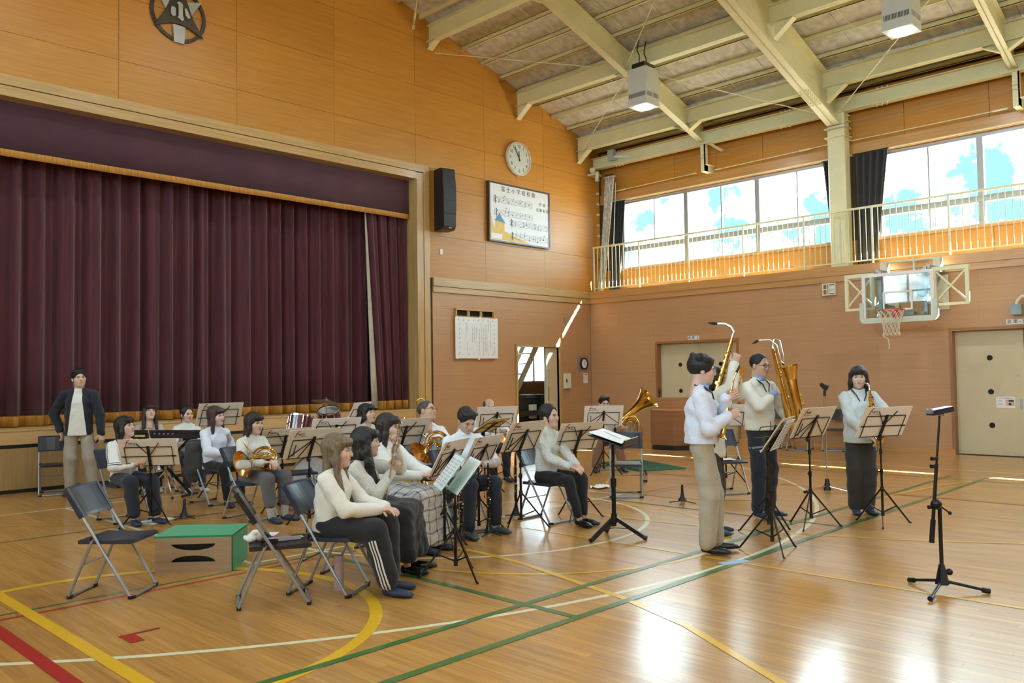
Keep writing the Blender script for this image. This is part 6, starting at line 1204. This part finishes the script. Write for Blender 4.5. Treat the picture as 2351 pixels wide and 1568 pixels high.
# ================================================================ INSTRUMENTS
M_BRASS = mat('lacquered_brass', (.80, .50, .12), .14, 1, .06, 6); M_ROSE = mat('gold_brass', (.74, .38, .10), .16, 1, .06, 6); M_SILVI = mat('silver_plate', (.80, .82, .84), .12, 1, .05, 6); M_GREN = mat('grenadilla', (.012, .010, .010), .25)
def frame_from(top, bot, side):
    z = (Vector(top) - Vector(bot)).normalized(); y = Vector(side); y = (y - z * y.dot(z)).normalized(); x = y.cross(z); return Matrix((x, y, z)).transposed().to_4x4()
def placed(name, label, cat, top, bot, side, group=None):
    t = thing(name, label, cat, (0, 0, 0), 0, group); t.matrix_world = Matrix.Translation(Vector(top)) @ frame_from(top, bot, side); return t
def flare(r0, r1, n=10, p=3.2): return [(r0 + (r1 - r0) * (k / n) ** p, k / n) for k in range(n + 1)]
def keywork(t, L, r0, r1, n, seed, m=M_BRASS):
    q = MB(); rnd = random.Random(seed)
    for k in range(n):
        z = -.04 - (L - .08) * k / n; r = r0 + (r1 - r0) * (-z / L); a = rnd.choice((-.6, -.2, .3, .8)) + PI / 2 * rnd.choice((0, 1)); rr = .010 + .010 * (-z / L)
        c, s_ = math.cos(a), math.sin(a); q.cyl((c * (r + .003), s_ * (r + .003), z), (c * (r + .013), s_ * (r + .013), z), rr, n=10)
    for a in (.1, 1.1, 2.4): q.cyl((math.cos(a) * (r0 + .017), math.sin(a) * (r0 + .017), -.05), (math.cos(a) * (r1 + .014), math.sin(a) * (r1 + .014), -L * .92), .0032, n=5)
    q.build('keywork', m, t)
def sax(label, top, bot, side, kind='alto'):
    t = placed('saxophone', label, 'saxophone', top, bot, side); L = (Vector(top) - Vector(bot)).length; k = {'alto': 1., 'tenor': 1.15, 'bari': 1.45}[kind]; r1 = .031 * k; bw = .055 * k; bh = L * (.52 if kind != 'bari' else .72)
    q = MB(); q.tube([(0, 0, 0), (0, 0, -L * .5), (0, 0, -L)], [.0125 * k, .02 * k, r1], 14); q.build('body_tube', M_BRASS, t, True)
    q = MB(); q.tube([(0, bw - bw * math.cos(a), -L - bw * math.sin(a)) for a in [PI * i / 8 for i in range(9)]], [r1 + .008 * k * i / 8 for i in range(9)], 14); q.build('bow', M_BRASS, t, True)
    q = MB(); q.lathe([(r, z * bh) for r, z in flare(r1 + .008 * k, .075 * k, 14, 5)] + [(.073 * k, bh * .985), (r1, bh * .6)], 20, Matrix.Translation((0, 2 * bw, -L))); q.build('bell', M_BRASS, t, True)
    nk = [(0, 0, 0), (0, -.0, .05), (0, -.03, .085), (0, -.09, .10), (0, -.15, .085)] if kind != 'bari' else [(0, .0, 0), (0, .01, .05), (0, .05, .08), (0, .10, .05), (0, .10, -.12), (0, .085, -.16), (0, .05, -.12), (0, .05, .02), (0, -.02, .085), (0, -.16, .10)]
    q = MB(); q.tube([Vector(p) * (k if kind != 'bari' else 1.2) for p in nk], .0115 * k ** .5, 10); q.build('neck', M_SILVI if kind != 'alto2' else M_BRASS, t, True)
    e = Vector(nk[-1]) * (k if kind != 'bari' else 1.2); d = Vector((0, -.9, -.15)).normalized(); q = MB(); q.tube([e, e + d * .05, e + d * .09], [.014, .013, .005], 10); q.cyl(e + d * .02, e + d * .045, .0155); q.build('mouthpiece', M_BLACK, t)
    keywork(t, L, .0125 * k, r1, 16, len(label)); q = MB()
    for z in (-L * .82, -L * .7): q.cyl((0, 2 * bw + .02 * k, z), (0, 2 * bw + .055 * k, z), .027 * k, n=14)
    q.cyl((.03, 2 * bw, -L * .9), (.05, 2 * bw, -L * .9), .03 * k, n=14); q.build('bell_keys', M_BRASS, t)
    if kind == 'bari':
        q = MB()
        for j in range(3): q.ball((0, 2 * bw + .03, -L * .35 - j * L * .2), .042, 12); 
        q.build('key_guards', M_BRASS, t)
    return t
CRv, AWAY = Vector((.70, -.714, 0)), Vector((.7146, .6983, 0))
sax('gold tenor saxophone lifted upright above the soprano player', (-9.46, -9.42, 1.93), (-9.56, -9.30, 1.42), CRv - AWAY * .2, 'tenor')
sax('large gold baritone saxophone held by the man in round glasses', (-8.46, -9.34, 1.84), (-8.34, -9.45, 1.05), CRv * .9 + AWAY * .5, 'bari')
sax('gold alto saxophone held low by the woman at the right', (-7.50, -9.98, 1.36), (-7.50, -10.0, .86), CRv * .35 - AWAY, 'alto')
t = placed('soprano_saxophone', 'straight gold soprano saxophone pointing down in both hands', 'saxophone', (-10.17, -9.82, 1.50), (-10.25, -9.74, 1.01), AWAY); L = .50
q = MB(); q.tube([(0, 0, 0), (0, 0, -L * .9), (0, 0, -L * .97), (0, 0, -L)], [.009, .024, .032, .05], 16, False); q.build('body_tube', M_BRASS, t, True); keywork(t, L * .85, .009, .022, 15, 4); q = MB(); q.tube([(0, 0, 0), (0, 0, .05), (.012, 0, .10)], .008, 8); q.build('neck', M_BRASS, t, True); q = MB(); q.cyl((.012, 0, .095), (.03, 0, .17), .012, .005); q.build('mouthpiece', M_BLACK, t)
def horn(label, x, y, z, bell_off, bell_ax, k=1., m=M_BRASS, bm=M_ROSE):
    t = thing('french_horn', label, 'french horn', (x, y, z), math.atan2(-.7147, .6993)); q = MB(); C = lambda cx_, cz, r, y0, a0=0, a1=2 * PI, n=28: [(cx_ + r * math.cos(a0 + (a1 - a0) * i / n), y0 + .01 * math.sin(i), cz + r * math.sin(a0 + (a1 - a0) * i / n)) for i in range(n + 1)]
    q.tube(C(0, 0, .135 * k, 0), .0105, 8); q.tube(C(.01, .0, .112 * k, .02), .0085, 8); q.tube(C(-.01, .005, .12 * k, -.03), .008, 8); q.build('coil', m, t, True)
    q = MB(); [q.tube(C(.02 + .02 * i, .02 - .03 * i, .045, -.015 + .012 * i, .3, 5.6, 16), .007, 6) for i in range(3)]; [q.tube([(-.09, -.02, .02 + .022 * i), (.03, -.03, .03 + .022 * i), (.1, -.02, .0 + .02 * i)], .006, 6) for i in range(3)]; q.build('valve_slides', m, t, True)
    q = MB(); [q.cyl((-.02 + .04 * i, -.035, .02), (-.02 + .04 * i, .035, .02), .019) for i in range(3)]; q.build('valves', M_SILVI, t, True)
    b = Vector(bell_off); ax = Vector(bell_ax).normalized(); q = MB(); s0 = b - ax * .24; q.tube([(.1 * k, 0, -.1 * k), (.02, .0, -.14 * k), s0 - ax * .02 + Vector((.03, 0, .0)), s0], [.012, .017, .024, .026], 12)
    M_ = Matrix.Translation(s0) @ rot_to(ax).to_4x4(); q.lathe([(r, zz * .24) for r, zz in flare(.026, .152, 16, 3.4)] + [(.148, .236), (.07, .17), (.03, .1)], 28, M_); q.build('bell', bm, t, True)
    q = MB(); q.tube([(-.12 * k, 0, .06), (-.2, -.02, .14), (-.23, -.03, .2)], .006, 8); q.build('leadpipe', m, t, True); return t
horn('gold french horn resting on the tweed lap', -12.06, -5.03, .70, (-.21, -.13, -.04), (-.55, -.8, -.22))
horn('gold french horn on the lap of the grey haired man', -10.66, -6.36, .84, (-.17, -.08, -.10), (-.5, -.6, -.55))
# euphonium
t = thing('euphonium', 'gold euphonium partly hidden behind the flutists', 'euphonium', (-10.2, -4.85, .60), math.atan2(-.7147, .6993)); q = MB()
for i in range(3): q.tube([(.09 * math.cos(a), .03 * i - .03, .10 + (.16 - .03 * i) * math.sin(a)) for a in [2 * PI * j / 24 for j in range(25)]], .018 - .003 * i, 8)
q.build('coil', M_BRASS, t, True); q = MB(); q.lathe([(r, zz * .42) for r, zz in flare(.03, .125, 14, 4)] + [(.12, .41), (.05, .3)], 24, Matrix.Translation((.10, 0, .05)) @ Matrix.Rotation(.15, 4, 'Y')); q.build('bell', M_BRASS, t, True); q = MB(); [q.cyl((-.04 + .035 * i, -.06, .02), (-.04 + .035 * i, -.06, .2), .014) for i in range(3)]; q.build('valves', M_SILVI, t, True)
# tuba
t = thing('tuba', 'large brass tuba with its bell tipped to the right', 'tuba', (-5.50, -5.22, .52), math.atan2(-.7147, .6993)); q = MB()
for i in range(3): q.tube([(.02 + (.15 - .035 * i) * math.cos(a), .05 * i - .06, .12 + (.24 - .05 * i) * math.sin(a)) for a in [2 * PI * j / 28 for j in range(29)]], .034 - .009 * i, 10)
[q.tube([(.06 + .05 * i, -.1, -.02), (.08 + .05 * i, -.1, .16), (.11 + .05 * i, -.1, .18), (.13 + .05 * i, -.1, .0)], .010, 8) for i in range(3)]; q.build('coil', M_BRASS, t, True)
ax = Vector((.62, -.25, .55)).normalized(); s0 = Vector((-.10, 0, .30)); q = MB(); q.lathe([(r, zz * .60) for r, zz in flare(.06, .21, 18, 3.6)] + [(.205, .592), (.12, .5), (.06, .3)], 32, Matrix.Translation(s0) @ rot_to(ax).to_4x4()); q.build('bell', M_BRASS, t, True)
q = MB(); [q.cyl((.02 + .04 * i, -.13, .1), (.02 + .04 * i, -.13, .27), .016) for i in range(4)]; q.build('valves', M_SILVI, t, True); q = MB(); q.tube([(-.05, -.1, .3), (-.12, -.12, .42), (-.2, -.12, .48)], .009, 8); q.build('leadpipe', M_BRASS, t, True)
# trumpet, flutes
t = placed('trumpet', 'silver trumpet standing bell down on the knee', 'trumpet', (-12.93, -4.0, 1.02), (-12.86, -4.03, .55), CRv); q = MB(); q.tube([(0, 0, 0), (0, 0, -.30), (0, .02, -.335), (0, .05, -.34), (0, .06, -.30), (0, .06, -.12)], .0062, 8); q.build('tubing', M_SILVI, t, True); q = MB(); q.tube([(0, .03, -.12), (0, .03, -.30), (0, .03, -.40), (0, .03, -.44), (0, .03, -.47)], [.007, .009, .02, .035, .06], 18, False); q.build('bell', M_SILVI, t, True); q = MB(); [q.cyl((-.045, .03, -.17 - .028 * i), (.06, .03, -.17 - .028 * i), .0095) for i in range(3)]; q.build('valves', M_SILVI, t, True); q = MB(); q.cyl((0, 0, .0), (0, 0, .05), .006, .013); q.build('mouthpiece', M_SILVI, t)
def flute(label, a, b, side):
    t = placed('flute', label, 'flute', a, b, side); L = (Vector(a) - Vector(b)).length; q = MB(); q.cyl((0, 0, 0), (0, 0, -L), .0105); q.cyl((0, 0, -.17), (0, 0, -.20), .0115); q.cyl((0, 0, -L + .12), (0, 0, -L + .14), .0115); q.build('tube', M_SILVI, t, True); q = MB(); q.cyl((0, .007, -.10), (0, .013, -.10), .012, n=12); q.build('lip_plate', M_SILVI, t); keywork(t, L - .22, .008, .008, 15, 9, M_SILVI); t.children[-1].location = (0, 0, -.2)
flute('silver flute held upright before the wavy haired player', (-12.53, -8.09, 1.26), (-12.63, -8.03, .61), CRv); flute('silver flute lying across the cream cardigan lap', (-13.10, -8.36, .615), (-12.83, -7.98, .63), (0, 0, 1))
# clarinets on peg stands
def clarinet(x, y, label):
    t = thing('clarinet', label, 'clarinet', (x, y, 0), .3, 'clarinets on floor pegs'); q = MB(); q.lathe([(.037, .05), (.034, .06), (.02, .12), (.0145, .17), (.0135, .35), (.0135, .60), (.012, .64), (.006, .72)], 16); q.build('body', M_GREN, t, True); q = MB()
    for k in range(12): a = k * 1.1; q.cyl((.012 * math.cos(a), .012 * math.sin(a), .2 + .03 * k), (.021 * math.cos(a), .021 * math.sin(a), .2 + .03 * k), .008, n=8)
    [q.cyl((.019 * math.cos(a), .019 * math.sin(a), .18), (.019 * math.cos(a), .019 * math.sin(a), .56), .003, n=5) for a in (.4, 2.2)]; q.build('keys', M_SILVI, t); q = MB(); [q.lathe([(.0155, z), (.0155, z + .012)], 14) for z in (.155, .37, .56)]; q.build('rings', M_SILVI, t); q = MB(); q.lathe([(.045, .02), (.04, .05), (.015, .06)], 14); [q.cyl((0, 0, .03), (.14 * math.cos(a), .14 * math.sin(a), .008), .007, n=6) for a in (0, 1.57, 3.14, 4.71)]; q.build('peg_base', M_BLACK, t)
clarinet(-10.98, -7.52, 'black clarinet on a peg before the man looking down'); clarinet(-10.05, -7.0, 'black clarinet on a peg left of the cable knit woman'); clarinet(-11.35, -7.52, 'black clarinet on a peg beside the plaid skirt')
# trombone on a stand
t = thing('trombone', 'brass trombone on a stand behind the grey haired man', 'trombone', (-10.03, -5.31, 0), math.atan2(-.7147, .6993)); q = MB(); q.tube([(-.045, 0, .25), (-.045, 0, 1.27)] + [(-.045 * math.cos(a), 0, 1.27 + .045 * math.sin(a)) for a in [PI * i / 8 for i in range(1, 8)]] + [(.045, 0, 1.27), (.045, 0, .5)], .011, 10); q.build('tuning_bow', M_BRASS, t, True); q = MB(); q.lathe([(r, .5 - zz * .35) for r, zz in flare(.012, .1, 12, 4)], 20, Matrix.Translation((.045, 0, 0))); q.build('bell', M_BRASS, t, True); q = MB(); q.cyl((0, 0, .12), (0, 0, .5), .01); [q.cyl((0, 0, .15), (.2 * math.cos(a), .2 * math.sin(a), .01), .008) for a in (.2, 2.3, 4.4)]; q.build('stand', M_BLKM, t)
# ---------------------------------------------------------------- drum kit
M_SHELL = mat('maroon_shell', (.10, .012, .014), .18, 0, .1, 5, coat=.6); M_HEADM = mat('drum_head', (.72, .72, .68), .5)
def drum(nm, label, c, ax, r, d):
    t = thing(nm, label, 'drum', c); R = rot_to(ax).to_4x4(); q = MB(); q.lathe([(r, -d / 2), (r, d / 2)], 32, R); q.build('shell', M_SHELL, t, True)
    for z in (-d / 2, d / 2): q = MB(); q.lathe([(r, z - .012), (r + .01, z - .012), (r + .01, z + .012), (r - .004, z + .012)], 32, R); q.build('hoop', M_CHROME, t, True); q = MB(); q.lathe([(.001, z), (r, z)], 32, R); q.build('head', M_HEADM, t)
    for k in range(6): a = k * PI / 3 + .3; q = MB(); q.cyl(R @ Vector(((r + .012) * math.cos(a), (r + .012) * math.sin(a), -d / 2)), R @ Vector(((r + .012) * math.cos(a), (r + .012) * math.sin(a), d / 2)), .007, n=6); q.ball(R @ Vector(((r + .012) * math.cos(a), (r + .012) * math.sin(a), 0)), .016, 8); q.build('lug', M_CHROME, t)
    return t
drum('tom_drum', 'maroon tom drum with chrome hoops at the left of the kit', (-10.95, -3.95, .99), (.25, .1, 1), .155, .22); drum('tom_drum', 'maroon tom drum with chrome hoops right below the cymbal', (-10.47, -3.9, 1.07), (-.35, -.25, 1), .14, .2); drum('bass_drum', 'maroon bass drum low behind the beige folders', (-10.66, -3.85, .30), (-.7, -.7, 0), .27, .38)
t = thing('cymbal', 'bronze cymbal on a chrome stand against the curtain', 'cymbal', (-10.58, -4.0, 0)); q = MB(); R = Matrix.Translation((0, 0, 1.285)) @ Matrix.Rotation(math.radians(9), 4, 'X') @ Matrix.Rotation(math.radians(5), 4, 'Y'); q.lathe([(.012, .03), (.035, .022), (.045, .01), (.12, .0), (.195, -.016), (.195, -.018), (.12, -.003), (.012, .024)], 36, R); q.build('plate', mat('bronze_plate', (.22, .18, .10), .35, .85, .15, 4), t, True); q = MB(); q.cyl((0, 0, .3), (0, 0, 1.34), .011); q.cyl((0, 0, .02), (0, 0, .3), .014); [q.cyl((0, 0, .35), (.28 * math.cos(a), .28 * math.sin(a), .012), .009) for a in (.5, 2.6, 4.7)]; q.cyl((0, 0, 1.0), (0, 0, 1.06), .024); q.build('stand', M_CHROME, t, True)
t = thing('drum_throne_chair', 'blue backed chair standing behind the drum kit folders', 'chair', (-11.2, -4.3, 0), face(30)); [inst(n, me, t) for n, me in CH['navy']]
# ---------------------------------------------------------------- keyboard and its stand
ka = math.atan2(-.85, .53); t = thing('electronic_keyboard', 'long black electronic keyboard seen from behind', 'keyboard', (-11.88, -1.95, .80), ka); q = MB(); q.prism([(-.15, 0), (.15, 0), (.15, .07), (.06, .10), (-.08, .075), (-.15, .05)][::1], (-.62, 0, 0), (0, 1, 0), (0, 0, 1), 1.24); q.build('case', M_BLACK, t); q = MB()
for k in range(36): q.b(-.585 + k * .0325, -.585 + k * .0325 + .030, .0, .14, .072, .085) if False else q.b(-.585 + k * .0325, -.585 + k * .0325 + .030, .05, .148, .07, .08)
q.build('white_keys', M_PAPER, t); q = MB(); q.b(-.45, -.2, -.152, -.148, .02, .045); q.build('display_strip', mat('lime_label', (.45, .5, .12), .5), t); [MB().cyl((-.05 + .07 * k, -.14, .06), (-.05 + .07 * k, -.16, .06), .008).build('socket', M_GREY, t) for k in range(5)]
t = thing('keyboard_stand', 'crossed black stand under the electronic keyboard', 'stand', (-11.88, -1.95, 0), ka); q = MB(); [q.bar((s_ * .4, y_, .02), (-s_ * .4, y_, .785), .03, .03) for s_ in (-1, 1) for y_ in (s_ * .02,)]; [q.bar((x_, -.18, .015), (x_, .18, .015), .03, .03) for x_ in (-.4, .4)]; [q.bar((x_, -.15, .785), (x_, .15, .785), .03, .03) for x_ in (-.4, .4)]; q.build('frame', M_BLKM, t)
t = thing('percussion_stand', 'chrome tripod stand between the trumpet player and the keyboard', 'stand', (-11.95, -2.15, 0)); q = MB(); q.cyl((0, 0, .05), (0, 0, .50), .016); q.cyl((0, 0, .45), (0, 0, .78), .011); q.cyl((0, 0, .44), (0, 0, .5), .024); q.build('pole', M_CHROME, t, True)
for a in (.4, 2.5, 4.6): q = MB(); q.bar((0, 0, .36), (.3 * math.cos(a), .3 * math.sin(a), .015), .02, .012); q.bar((0, 0, .12), (.17 * math.cos(a), .17 * math.sin(a), .16), .015, .008); q.build('leg', M_CHROME, t); q = MB(); q.ball((.3 * math.cos(a), .3 * math.sin(a), .018), .018, 8); q.build('foot', M_BLACK, t)
# coat over a chair back, equipment bag
q = Sdf(); q.ec((0, 0, .40), (0, -.01, .78), (.12, .03), (.10, .022), (1, 0, 0), (0, 1, 0), .03); q.ec((0, 0, .30), (0, 0, .45), (.07, .028), (.12, .03), (1, 0, 0), (0, 1, 0), .03); V_, F_ = q.mesh(.015, (.008, 45, 2)); o = bpy.data.objects.new('coat', np_mesh('coat', [(V_, F_, 0)], [cl('grey_coat', (.05, .048, .045))])); COL.objects.link(o); o.location = (-12.02, -3.13, 0); o.rotation_euler = (0, 0, face(10)); tag(o, 'dark grey coat hanging over the chair back left of the blouse woman', 'coat')
t = thing('equipment_bag', 'black equipment bag on the floor behind the horn player', 'bag', (-11.05, -4.25, 0), .5); q = Sdf(); q.ec((-.22, 0, .12), (.22, 0, .12), (.12, .12), (.12, .12), (0, 1, 0), (0, 0, 1), .03); V_, F_ = q.mesh(.02, (.006, 40, 1), [(0, 0, -1, 0)]); o = bpy.data.objects.new('body', np_mesh('bag', [(V_, F_, 0)], [M_BLACK])); COL.objects.link(o); o.parent = t; q = MB(); q.tube([(-.12, -.1, .2), (-.1, -.1, .3), (.1, -.1, .3), (.12, -.1, .2)], .012, 6); q.build('handle', M_BLACK, t)
q = Sdf(); rnd = random.Random(4)
for k in range(9): q.el((rnd.uniform(-.045, .045), rnd.uniform(-.04, .04), .015 + rnd.random() * .05), (.018 + .02 * rnd.random(), .014 + .02 * rnd.random(), .014 + .016 * rnd.random()), .012)
V_, F_ = q.mesh(.006, (.003, 120, 2), [(0, 0, -1, 0)]); o = bpy.data.objects.new('cleaning_cloth', np_mesh('cleaning_cloth', [(V_, F_, 0)], [C_WHITE])); COL.objects.link(o); o.location = CLOTH_AT; tag(o, 'crumpled white cleaning cloth at the back of the chair seat', 'cloth')
